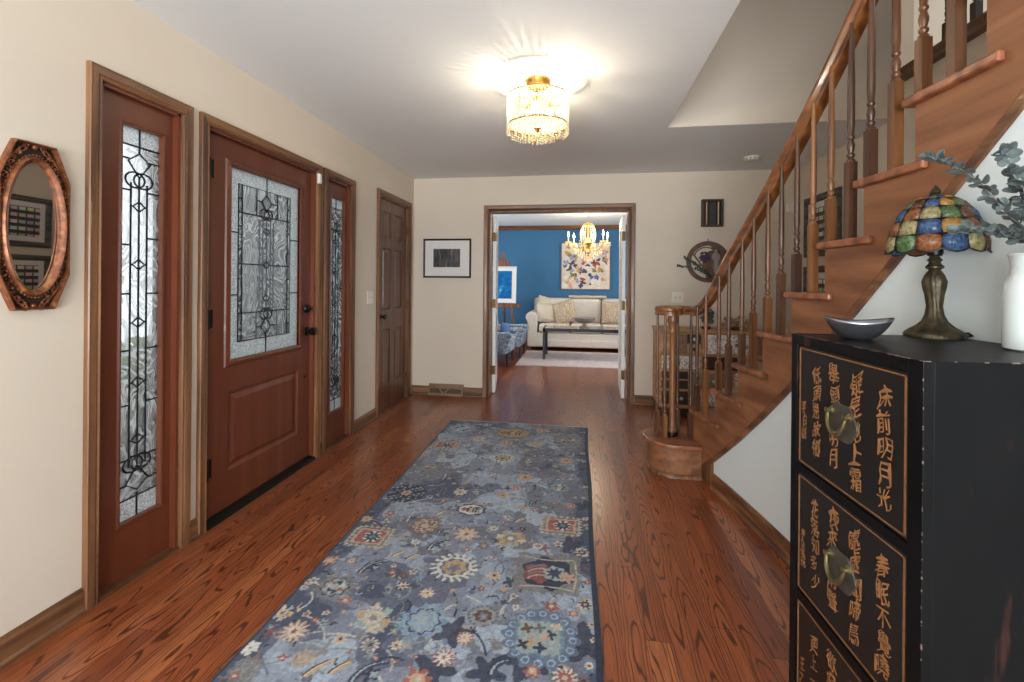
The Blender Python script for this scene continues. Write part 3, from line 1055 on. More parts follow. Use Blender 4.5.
# balusters
def baluster(x, y, z0, z1, block, mat, rz=0.0):
    h = z1 - z0
    m = MB()
    q = 0.0150
    cs, sn = math.cos(rz), math.sin(rz)
    bx = [Vector((x + a * cs - b * sn, y + a * sn + b * cs, 0)) for a, b in ((-q, -q), (q, -q), (q, q), (-q, q))]
    m.prism(bx, (0, 0, z0), (0, 0, z0 + block))
    b = block
    pr = [(0.0185, b - 0.001), (0.0175, b + 0.008), (0.010, b + 0.014), (0.0165, b + 0.022), (0.0165, b + 0.028), (0.0105, b + 0.034), (0.015, b + 0.05),
          (0.0165, b + 0.062), (0.012, b + 0.078), (0.0105, b + 0.084), (0.0155, b + 0.090), (0.0155, b + 0.096), (0.0125, b + 0.102), (0.0155, b + 0.14), (0.0148, b + 0.30), (0.0095, h + 0.012)]
    pr = [(r * 0.80, z) for r, z in pr]
    m.lathe(pr, (x, y, z0), 12)
    return obj('baluster', m, mat, stair, smooth=True)


def rail_z(Y):
    return znose(Y) + 0.70


rnd = random.Random(4)
for n in range(2, 13):
    for k, (dy, blk) in enumerate(((0.040, 0.17), (0.152, 0.27))):
        Y = YN[n] - dy
        x = g_nose(Y) + 0.034
        baluster(x, Y, zt(n), rail_z(Y) - 0.045, blk + (0.02 if k else 0.0), M_BAL if (n + k) % 2 else M_BALD, math.atan2(-nrm(Y).y, nrm(Y).x) * -1)
VC = Vector((0.650, 3.262, 0))
ZR = 1.085
for x, y in ((0.555, 3.300), (0.588, 3.200), (0.705, 3.362), (0.772, 3.262), (0.62, 3.37)):
    baluster(x, y, 0.222, ZR - 0.03, 0.155, M_BAL if x < 0.7 else M_BALD, 0.2)
# newel under the volute
m = MB()
m.lathe([(0.036, 0), (0.036, 0.012), (0.030, 0.016), (0.030, 0.03), (0.034, 0.034), (0.034, 0.05), (0.026, 0.06), (0.019, 0.09), (0.020, 0.20), (0.022, 0.36), (0.021, 0.58), (0.018, 0.70),
         (0.027, 0.715), (0.021, 0.73), (0.024, 0.76), (0.036, 0.785), (0.038, 0.80), (0.030, 0.825), (0.032, 0.845)], (VC.x, VC.y, 0.222), 20)
obj('newel_post', m, M_BAL, stair, smooth=True)
obj('newel_collar', MB().lathe([(0.037, 0), (0.040, 0.006), (0.040, 0.018), (0.035, 0.024)], (VC.x, VC.y, 0.222), 20), M_BLACKMETAL, stair, smooth=True)

# handrail: moulded section, straight flight, easing and volute
RP = [(a * 0.72, b) for a, b in [(-0.030, -0.045), (0.030, -0.045), (0.032, -0.030), (0.022, -0.018), (0.024, -0.006), (0.034, 0.006), (0.034, 0.024), (0.022, 0.042), (0.0, 0.048), (-0.022, 0.042), (-0.034, 0.024), (-0.034, 0.006), (-0.024, -0.006), (-0.022, -0.018), (-0.032, -0.030)]]
path = []
Y = 0.74
while Y < 2.90:
    path.append(Vector((g_nose(Y) + 0.056, Y, rail_z(Y))))
    Y += 0.08
# easing: blend the slope down to the level volute
zs = rail_z(2.90)
for i in range(0, 9):
    t_ = i / 8
    Y = 2.90 + 0.36 * t_
    sl = -0.83
    z = zs + sl * 0.36 * (t_ - 0.5 * t_ ** 2.2 * 0.93)
    path.append(Vector((g_nose(Y) + 0.056, Y, z)))
zend = path[-1].z
shift = ZR - zend
for i in range(1, 10):
    path[-i].z += shift * (1 - (i - 1) / 9)
lastp = path[-1]
# spiral in towards the newel
a0 = math.atan2(lastp.y - VC.y, lastp.x - VC.x)
r0 = math.hypot(lastp.x - VC.x, lastp.y - VC.y)
scale = [1.0] * (len(path) - 9) + [1.0 - 0.30 * k / 9 for k in range(9)]
for i in range(1, 30):
    t_ = i / 29
    a = a0 + t_ * 2 * PI * 1.18
    r = r0 * (1 - t_) ** 0.8 * 0.93 + 0.012
    if i < 4:
        r = r0 * (1 - 0.05 * i / 4)
    path.append(Vector((VC.x + r * math.cos(a), VC.y + r * math.sin(a), ZR)))
    scale.append(0.70 - 0.15 * t_)
rail = obj('handrail', MB().sweep(RP, path, scale=scale), M_RAIL, stair, smooth=True)
obj('volute_cap', MB().lathe([(0.028, -0.030), (0.042, -0.024), (0.042, 0.020), (0.034, 0.030), (0.0001, 0.033)], (VC.x, VC.y, ZR), 20), M_RAIL, stair, smooth=True)

# gallery balustrade on the upper floor edge
gal = thing('gallery_balustrade', (XR, 2.2, ZU), 'upstairs balustrade with dark turned balusters above the stairwell', 'balustrade')
obj('base_moulding', MB().sweep([(0.0, -0.05), (-0.03, -0.05), (-0.035, -0.02), (-0.055, -0.012), (-0.055, 0.016), (-0.02, 0.022), (0.06, 0.022), (0.06, -0.05)], [(XR, YO - 0.06, ZU + 0.02), (XR, 0.0, ZU + 0.02)]), M_CASING_Y, gal)
obj('handrail', MB().sweep(RP, [(XR + 0.03, YO, ZU + 0.92), (XR + 0.03, 0.0, ZU + 0.92)]), M_RAIL, gal, smooth=True)
for k in range(17):
    y = 3.30 - 0.2 * k
    m = MB()
    q = 0.019
    m.box(XR + 0.03 - q, XR + 0.03 + q, y - q, y + q, ZU + 0.04, ZU + 0.19)
    m.lathe([(0.0185, 0.15), (0.010, 0.158), (0.0165, 0.168), (0.0105, 0.18), (0.0165, 0.206), (0.011, 0.23), (0.0155, 0.24), (0.0125, 0.25), (0.0155, 0.30), (0.0148, 0.5), (0.010, 0.85)], (XR + 0.03, y, ZU + 0.04), 12)
    obj('baluster', m, M_BALD, gal, smooth=True)

# ------------------------------------------------------------------ black lacquer cabinet with calligraphy drawers
M_BLK = NT('black_lacquer')
_v = M_BLK.noise(M_BLK.mapping(M_BLK.coords(), (14, 14, 5)), 1.0, 4, 0.7)
_rub = M_BLK.ramp(M_BLK.noise(M_BLK.mapping(M_BLK.coords(), (16, 16, 4.2), (1.3, 0.2, 4.1)), 1.0, 3, 0.6), [(0.62, (0, 0, 0)), (0.76, (0.5, 0.5, 0.5))])
M_BLK.P(Base_Color=M_BLK.mix(_rub, M_BLK.ramp(_v, [(0.3, C(9, 9, 11)), (0.7, C(14, 14, 16))]), C(92, 52, 42)), Roughness=0.42, Coat_Weight=0.0)
M_BLK.b.inputs['Specular IOR Level'].default_value = 0.14
M_BLK = M_BLK.m
M_DRAW = plain('drawer_dark_lacquer', C(20, 18, 17), 0.4, 0, 0.1, 12, 0, 0.0)
M_GOLD = plain('gold_brown_paint', C(156, 108, 66), 0.55, 0.1, 0.15, 60)
M_GOLDL = plain('gold_border_paint', C(132, 90, 55), 0.55, 0.1, 0.12, 60)
M_PATINA = plain('aged_bronze_plate', C(88, 84, 76), 0.45, 0.5, 0.15)
M_BAIL = plain('worn_brass_bail', C(132, 122, 84), 0.32, 0.85, 0.15)
M_RUB = plain('rubbed_edge_wood', C(112, 90, 80), 0.6, 0, 0.3, 120)

CW, CD, CH = 0.471, 0.412, 1.1325
CA = math.atan2(-0.99875, 0.05004)                        # local x runs along the drawer fronts, away from the far corner
# local frame: x along front (far -> near), y out of the back into depth, z up
cab = thing('lacquer_cabinet', (0.614, 1.414, 0), 'black lacquer cabinet with three drawers painted with gold calligraphy', 'cabinet', None, None, CA)
# with rotation CA, local +y points to world +x (depth)
m = MB()
m.box(0, CW, 0.0195, CD, 0.03, CH)                    # carcass set behind the face
obj('carcass', m, M_BLK, cab, 0.0008, local=True)
m = MB()
m.box(0, 0.032, 0, 0.02, 0.0, CH).box(CW - 0.036, CW, 0, 0.02, 0.0, CH)
rails = [(0.0, 0.05), (0.395, 0.418), (0.748, 0.771), (1.105, CH)]
for a, b in rails:
    m.box(0.032, CW - 0.036, 0, 0.02, a, b)
obj('face_frame', m, M_BLK, cab, 0.0008, local=True)
m = MB()
for x in (0.0, CW - 0.05):
    for y in (0.004, CD - 0.05):
        m.box(x, x + 0.05, y, y + 0.05, 0, 0.04)
obj('feet', m, M_BLK, cab, local=True)
m = MB()
rr = random.Random(11)
for k in range(40):                                       # worn spots along the near front edge and the top edges
    z = rr.uniform(0.25, 1.12)
    l = rr.uniform(0.001, 0.006) * (2.2 if rr.random() < 0.15 else 1)
    m.box(CW - rr.uniform(0.0006, 0.002), CW + 0.0004, -0.0004, rr.uniform(0.0006, 0.002), z, z + l)
for k in range(26):
    x = rr.uniform(0.0, CW)
    m.box(x, x + rr.uniform(0.004, 0.02), -0.0006, 0.0012, CH - 0.0012, CH + 0.0004)
for k in range(16):
    y = rr.uniform(0.0, CD - 0.03)
    m.box(CW - 0.0012, CW + 0.0006, y, y + rr.uniform(0.003, 0.016), CH - 0.0014, CH + 0.0005)
obj('worn_edges', m, M_RUB, cab, local=True)


_gl = {}


def glyph(ch):
    if ch not in _gl:
        cu = bpy.data.curves.new('glyph', 'FONT')
        cu.body = ch
        cu.size = 1.0
        cu.resolution_u = 2
        cu.offset = 0.002
        o_ = bpy.data.objects.new('glyph', cu)
        COL.objects.link(o_)
        bpy.context.view_layer.update()
        me = bpy.data.meshes.new_from_object(o_.evaluated_get(bpy.context.evaluated_depsgraph_get()))
        vs = [(v.co.x - 0.5, v.co.y - 0.38) for v in me.vertices]
        fs = [tuple(p.vertices) for p in me.polygons]
        _gl[ch] = (vs, fs)
        bpy.data.objects.remove(o_)
        bpy.data.meshes.remove(me)
        bpy.data.curves.remove(cu)
    return _gl[ch]


def write(m, text, x, ztop, zbot, size, rg, y=-0.0012):
    """one brush-written column, top to bottom; face looks to -y"""
    n_ = len(text)
    step = (ztop - zbot) / n_
    for i, ch in enumerate(text):
        vs, fs = glyph(ch)
        cx, cz = x + rg.uniform(-0.004, 0.004), ztop - step * (i + 0.5)
        sx, sz = size * rg.uniform(0.80, 1.0), step * rg.uniform(0.92, 1.08)
        sh, ph = rg.uniform(0.16, 0.34), rg.uniform(0, 6)
        out = []
        for a, b in vs:
            a2 = a + 0.075 * math.sin(6.5 * b + ph)
            b2 = b + 0.07 * math.sin(6 * a + ph) + sh * a
            out.append((cx + a2 * sx, y, cz + b2 * sz))
        m.add(out, fs)


DR = [(0.771, 1.105, ['床前明月光', '疑是地上霜', '舉頭望明月', '低頭思故鄉'], '李白詩'),
      (0.418, 0.748, ['春眠不覺曉', '處處聞啼鳥', '夜來風雨聲', '花落知多少'], '唐人孟浩然'),
      (0.05, 0.395, ['白日依山盡', '黃河入海流', '欲窮千里目', '更上一層樓'], '王之渙')]
for i, (z0, z1, cols, sig) in enumerate(DR):
    a, b = 0.034, CW - 0.038
    dr = obj('drawer', MB().box(a, b, 0.0035, 0.018, z0 + 0.002, z1 - 0.002), M_DRAW, cab, 0.002, local=True)
    m = MB()
    e, tk = 0.005, 0.005
    za, zb = z0 + 0.008, z1 - 0.008
    yf, yb_ = 0.0022, 0.0036
    m.box(a + e, b - e, yf, yb_, za, za + tk * 0.7).box(a + e, b - e, yf, yb_, zb - tk * 0.7, zb).box(a + e, a + e + tk, yf, yb_, za, zb).box(b - e - tk, b - e, yf, yb_, za, zb)
    obj('painted_border', m, M_GOLDL, dr, local=True)
    m = MB()
    rg = random.Random(30 + i)
    tops = (0.040, 0.030, 0.026, 0.046)
    for (x, txt, tp, sz) in zip((0.368, 0.278, 0.196, 0.120), cols, tops, (0.050, 0.047, 0.044, 0.042)):
        write(m, txt, x, z1 - tp, z0 + 0.030 + (0.02 if x < 0.2 else 0), sz, rg, 0.0030)
    write(m, sig, 0.064, z1 - 0.150, z0 + 0.075, 0.026, rg, 0.0030)
    ink = obj('calligraphy', m, M_GOLD, dr, local=True, solid=0.0006)
    zc = z0 + 0.172
    # lobed back plate and swinging bail
    m = MB()
    poly = []
    for k in range(32):
        an = 2 * PI * k / 32
        q = 1 + 0.05 * math.cos(6 * an)
        poly.append((0.231 + 0.054 * q * math.cos(an), 0.0, zc + 0.046 * q * math.sin(an)))
    m.prism(poly, (0, -0.001, 0), (0, 0.0036, 0))
    pl = obj('back_plate', m, M_PATINA, dr, 0.001, local=True)
    m = MB()
    pth = [(0.231 + 0.034 * math.cos(PI + PI * k / 14), -0.012 - 0.006 * math.sin(PI * k / 14), zc + 0.020 + 0.046 * math.sin(PI + PI * k / 14)) for k in range(15)]
    m.tube([(pth[0][0], 0.0, pth[0][2])] + pth + [(pth[-1][0], 0.0, pth[-1][2])], [0.004, 0.004] + [0.0042 + 0.0016 * math.sin(PI * k / 12) for k in range(13)] + [0.004, 0.004], 8)
    for sx in (-1, 1):
        m.lathe([(0.010, 0), (0.010, 0.003), (0.006, 0.006), (0.0055, 0.014), (0.0075, 0.016), (0.0001, 0.019)], (0.231 + sx * 0.034, 0.0, zc + 0.021), 10, mat=Matrix.Rotation(PI / 2, 3, 'X'))
    obj('bail_handle', m, M_BAIL, dr, local=True, smooth=True)

# ------------------------------------------------------------------ stained glass lamp
lamp = thing('stained_glass_lamp', (0.966, 1.392, CH), 'small stained glass table lamp with bronze tree-trunk base on the black cabinet', 'lamp')
M_LBASE = NT('bronze_lamp_base')
_n = M_LBASE.noise(M_LBASE.mapping(M_LBASE.coords(), (60, 60, 28)), 1.0, 4, 0.6)
M_LBASE.P(Base_Color=M_LBASE.ramp(_n, [(0.3, C(34, 29, 20)), (0.7, C(88, 77, 55))]), Roughness=0.42, Metallic=0.6)
M_LBASE.bump(_n, 0.6, 0.004)
M_LBASE = M_LBASE.m
wb = lambda a, z: 0.05 * math.sin(9 * a + z * 25) * (1 if z > 0.012 else 0.2)
obj('lamp_base', MB().lathe([(0.0001, 0), (0.066, 0.0), (0.067, 0.006), (0.064, 0.012), (0.054, 0.020), (0.039, 0.031), (0.027, 0.044), (0.020, 0.062), (0.017, 0.085), (0.020, 0.115), (0.025, 0.138), (0.0265, 0.152), (0.021, 0.170), (0.015, 0.180), (0.012, 0.185)], (0, 0, 0), 48, wob=wb), M_LBASE, lamp, smooth=True, local=True)
obj('lamp_collar', MB().lathe([(0.011, 0.184), (0.019, 0.189), (0.020, 0.194), (0.014, 0.200), (0.012, 0.206), (0.017, 0.211), (0.012, 0.217), (0.010, 0.222)], (0, 0, 0), 20), M_LBASE, lamp, smooth=True, local=True)
obj('bulb_socket', MB().lathe([(0.010, 0.221), (0.016, 0.224), (0.018, 0.232), (0.016, 0.252), (0.013, 0.268), (0.006, 0.275)], (0, 0, 0), 18).box(0.014, 0.032, -0.004, 0.004, 0.240, 0.248), M_BLACKMETAL, lamp, smooth=True, local=True)
obj('bulb', MB().ball((0, 0, 0.300), 0.024, 14, 8, sz=1.3), plain('opal_bulb', C(235, 230, 215), 0.3, 0, 0.01), lamp, smooth=True, local=True)
obj('finial', MB().lathe([(0.010, 0.378), (0.015, 0.383), (0.008, 0.389), (0.013, 0.396), (0.010, 0.404), (0.005, 0.411), (0.0001, 0.418)], (0, 0, 0), 14), M_LBASE, lamp, smooth=True, local=True)


def stained(name, col):
    t = NT(name)
    n_ = t.noise(t.mapping(t.coords(), (55, 55, 55)), 1.0, 4, 0.6, 1.5)
    dk = tuple(v * 0.45 for v in col[:3]) + (1,)
    lt = tuple(min(1, v * 1.35 + 0.04) for v in col[:3]) + (1,)
    cc = t.ramp(n_, [(0.32, dk), (0.68, lt)])
    t.P(Base_Color=cc, Roughness=0.12)
    tl = t.N('ShaderNodeBsdfTranslucent')
    t.set(tl.inputs[0], cc)
    mx = t.N('ShaderNodeMixShader')
    mx.inputs[0].default_value = 0.42
    t.t.links.new(t.b.outputs[0], mx.inputs[1])
    t.t.links.new(tl.outputs[0], mx.inputs[2])
    t.t.links.new(mx.outputs[0], t.out.inputs[0])
    t.bump(n_, 0.5, 0.004)
    return t.m


GL = [stained('blue_glass', C(62, 92, 134)), stained('amber_glass', C(150, 92, 52)), stained('green_glass', C(92, 118, 72)), stained('cream_glass', C(172, 160, 112)), stained('gold_glass', C(184, 138, 66)), stained('brown_glass', C(116, 70, 48))]
SH = [(0.012, 0.386), (0.040, 0.375), (0.066, 0.350), (0.084, 0.316), (0.096, 0.276), (0.101, 0.238)]
shade = obj('lamp_shade_frame', MB().lathe([(0.010, 0.378), (0.016, 0.388), (0.008, 0.392)], (0, 0, 0), 16), M_CAME, lamp, smooth=True, local=True)
NP = 12
rg = random.Random(5)
pat = {1: [5, 2, 4, 0, 1, 2, 5, 0, 4, 2, 1, 0], 2: [4, 0, 5, 2, 4, 0, 1, 3, 2, 5, 0, 4], 3: [2, 3, 0, 5, 2, 1, 3, 0, 4, 1, 2, 3], 4: [3, 2, 1, 0, 4, 3, 2, 1, 0, 3, 5, 1]}


def shp(ring, a, out=0.0):
    r, z = SH[ring]
    return Vector(((r + out) * math.cos(a), (r + out) * math.sin(a), z))


for ring in range(0, 5):
    for k in range(NP):
        a0, a1 = 2 * PI * (k + 0.1) / NP, 2 * PI * (k + 1.1) / NP
        P = []
        for i in range(3):
            f_ = i / 2
            row = []
            for j in range(5):
                a = a0 + (a1 - a0) * j / 4
                p = shp(ring, a) * (1 - f_) + shp(ring + 1, a) * f_
                bulge = 0.004 * math.sin(PI * j / 4) + 0.003 * math.sin(PI * f_)
                d = Vector((math.cos(a), math.sin(a), 0.4)) * bulge
                if ring == 4 and i == 2:
                    d = d + Vector((0, 0, -0.010 * math.sin(PI * j / 4)))
                row.append(p + d)
            P.append(row)
        ci = pat.get(ring, pat[1])[(k * (1 if ring else 5)) % 12] if ring else [0, 4, 5, 2][k % 4]
        obj('glass_tile', MB().grid(P), GL[ci], shade, local=True, smooth=True, solid=0.0025)
m = MB()
for k in range(NP):
    a = 2 * PI * (k + 0.1) / NP
    m.tube([shp(r_, a, 0.001) for r_ in range(6)], 0.0028, 5)
for r_ in range(1, 5):
    m.tube([shp(r_, 2 * PI * j / 48, 0.003) for j in range(48)], 0.0025, 5, closed=True)
pts = []
for k in range(NP):
    for j in range(4):
        a = 2 * PI * (k + 0.1 + j / 4) / NP
        pts.append(shp(5, a, 0.002 + 0.004 * math.sin(PI * j / 4)) + Vector((0, 0, -0.010 * math.sin(PI * j / 4))))
m.tube(pts, 0.0024, 5, closed=True)
obj('shade_leading', m, M_CAME, shade, local=True, smooth=True)
obj('power_cord', MB().tube([(0.05, -0.02, 0.014), (0.062, -0.028, 0.015), (0.074, -0.024, 0.008), (0.076, 0.0, 0.004), (0.070, 0.03, 0.003)], 0.0028, 6), M_BLACKMETAL, lamp, local=True)

# pewter boat-shaped bowl
M_PEW = plain('brushed_pewter', C(150, 150, 156), 0.26, 0.9, 0.08, 20)
bowl = thing('pewter_bowl', (0.722, 1.297, CH), 'boat-shaped pewter bowl on the black cabinet beside the lamp', 'bowl', rz=-0.35)
P = []
for i in range(13):
    t_ = i / 12
    row = []
    for j in range(36):
        a = 2 * PI * j / 36
        rad = 0.018 + t_ ** 0.75 * 0.074
        px_ = rad * math.cos(a) * 0.80
        py_ = (0.016 + t_ ** 0.8 * 0.040) * math.sin(a)
        z = 0.047 * t_ ** 1.5 + 0.012 * t_ ** 2 * math.cos(a) ** 2
        row.append((px_, py_, z))
    P.append(row)
m = MB()
n_, q_ = 13, 36
m.add([p for r in P for p in r], [(i * q_ + j, i * q_ + (j + 1) % q_, (i + 1) * q_ + (j + 1) % q_, (i + 1) * q_ + j) for i in range(n_ - 1) for j in range(q_)] + [tuple(range(q_))])
bo = obj('bowl_body', m, M_PEW, bowl, smooth=True, local=True)
md = bo.modifiers.new('solid', 'SOLIDIFY')
md.thickness = 0.0025
md.offset = 1
obj('bowl_foot', MB().lathe([(0.018, 0.0), (0.019, 0.002), (0.015, 0.004)], (0, 0, 0), 24, 1.0, 0.8), M_PEW, bowl, smooth=True, local=True)

# white vase with eucalyptus
M_CER = plain('white_glazed_ceramic', C(206, 213, 211), 0.18, 0, 0.02, 8, 0, 0.5)
vase = thing('ceramic_vase', (0.990, 1.142, CH), 'tall white ceramic vase at the right end of the black cabinet', 'vase')
obj('vase_body', MB().lathe([(0.0001, 0.0), (0.046, 0.0), (0.051, 0.004), (0.052, 0.02), (0.052, 0.125), (0.050, 0.146), (0.045, 0.160), (0.041, 0.168), (0.039, 0.185), (0.042, 0.208), (0.044, 0.212), (0.040, 0.212), (0.036, 0.19), (0.036, 0.172), (0.0001, 0.165)], (0, 0, 0), 36), M_CER, vase, smooth=True, local=True)
obj('vase_rim', MB().tube([(0.042 * math.cos(2 * PI * k / 28), 0.042 * math.sin(2 * PI * k / 28), 0.211) for k in range(28)], 0.003, 6, closed=True), M_CER, vase, smooth=True, local=True)
euc = thing('eucalyptus_stems', (0.990, 1.142, CH + 0.2), 'grey-green eucalyptus stems leaning out of the white vase', 'foliage')
M_EUC = plain('eucalyptus_leaf', C(96, 107, 106), 0.6, 0, 0.22, 26)
M_EUCS = plain('eucalyptus_stem', C(104, 110, 112), 0.6)


def leaf_disc(m, c, d, side, r):
    d = d.normalized()
    s = side.normalized()
    n_ = d.cross(s).normalized()
    pts = []
    for k in range(10):
        a = 2 * PI * k / 10
        pts.append(c + d * r * (1 + math.cos(a)) * 0.92 + s * r * 0.80 * math.sin(a) + n_ * (0.20 * r * math.sin(a) ** 2))
    mid = c + d * r
    m.add([mid] + pts, [(0, 1 + k, 1 + (k + 1) % 10) for k in range(10)])


rg = random.Random(21)
bra = [[(0, 0, -0.10), (0.002, 0.0, 0.03), (-0.05, 0.005, 0.10), (-0.12, 0.0, 0.18), (-0.205, -0.005, 0.232)],
       [(0.01, 0.0, -0.10), (0.015, -0.01, 0.04), (-0.01, -0.02, 0.11), (-0.055, -0.02, 0.17), (-0.075, -0.015, 0.235)],
       [(-0.01, 0.0, -0.1), (-0.008, 0.0, 0.02), (-0.05, -0.01, 0.05), (-0.115, -0.02, 0.068), (-0.17, -0.03, 0.062)],
       [(0.0, 0.01, -0.1), (0.01, 0.015, 0.03), (0.0, 0.012, 0.09), (-0.025, 0.005, 0.14), (-0.04, 0.0, 0.19)],
       [(0.0, -0.01, -0.1), (0.02, -0.03, 0.03), (0.03, -0.06, 0.10), (0.025, -0.10, 0.17), (0.02, -0.13, 0.23)],
       [(-0.01, -0.01, -0.1), (-0.01, -0.03, 0.02), (-0.04, -0.06, 0.06), (-0.06, -0.10, 0.07), (-0.075, -0.13, 0.05)]]


def crom(P, n):
    P = [Vector(p) for p in P]
    out = []
    for i in range(len(P) - 1):
        a, b, c_, d = P[max(i - 1, 0)], P[i], P[i + 1], P[min(i + 2, len(P) - 1)]
        for k in range(n):
            t_ = k / n
            out.append(0.5 * ((2 * b) + (c_ - a) * t_ + (2 * a - 5 * b + 4 * c_ - d) * t_ ** 2 + (3 * b - a - 3 * c_ + d) * t_ ** 3))
    return out + [P[-1]]


for B in bra:
    st, lf = MB(), MB()
    pth = crom(B, 6)
    N_ = len(pth)
    st.tube(pth, [0.0032 * (1 - 0.65 * i / N_) for i in range(N_)], 6)
    for i in [j / 2 for j in range(17, 2 * N_)]:
        i = min(int(i), N_ - 1)
        d = (pth[i] - pth[i - 1]).normalized()
        sd = d.cross(Vector((rg.uniform(-0.5, 0.5), rg.uniform(-0.6, 0.2), 1))).normalized()
        for s in (-1, 1):
            if rg.random() < 0.12:
                continue
            dirv = (sd * s + d * 0.5 + Vector((rg.uniform(-.4, .4), rg.uniform(-.6, .3), rg.uniform(-.5, .4)))).normalized()
            r = rg.uniform(0.008, 0.0145)
            leaf_disc(lf, pth[i] + dirv * 0.003, dirv, dirv.cross(Vector((rg.uniform(-1, 1), rg.uniform(-1, 1), rg.uniform(-1, 1)))), r)
    leaf_disc(lf, pth[-1], (pth[-1] - pth[-2]), Vector((0, -1, 0.4)), 0.010)
    so = obj('stem', st, M_EUCS, euc, local=True, smooth=True)
    obj('leaves', lf, M_EUC, so, local=True, solid=0.0008)
# ------------------------------------------------------------------ runner rug
RX0, RX1, RY0, RY1 = -1.136, 0.086, 0.95, 4.0


def lin(r, g, b):
    return np.array(C(r, g, b)[:3])


def vnoise(nx, ny, cell, rs, lx, ly):
    gx, gy = int(lx / cell) + 3, int(ly / cell) + 3
    G = rs.rand(gy, gx)
    u = np.linspace(0, lx / cell, nx)
    v = np.linspace(0, ly / cell, ny)
    iu, iv = u.astype(int), v.astype(int)
    fu, fv = u - iu, v - iv
    fu, fv = fu * fu * (3 - 2 * fu), fv * fv * (3 - 2 * fv)
    A = G[iv][:, iu] * (1 - fu) + G[iv][:, iu + 1] * fu
    B = G[iv + 1][:, iu] * (1 - fu) + G[iv + 1][:, iu + 1] * fu
    return A * (1 - fv[:, None]) + B * fv[:, None]


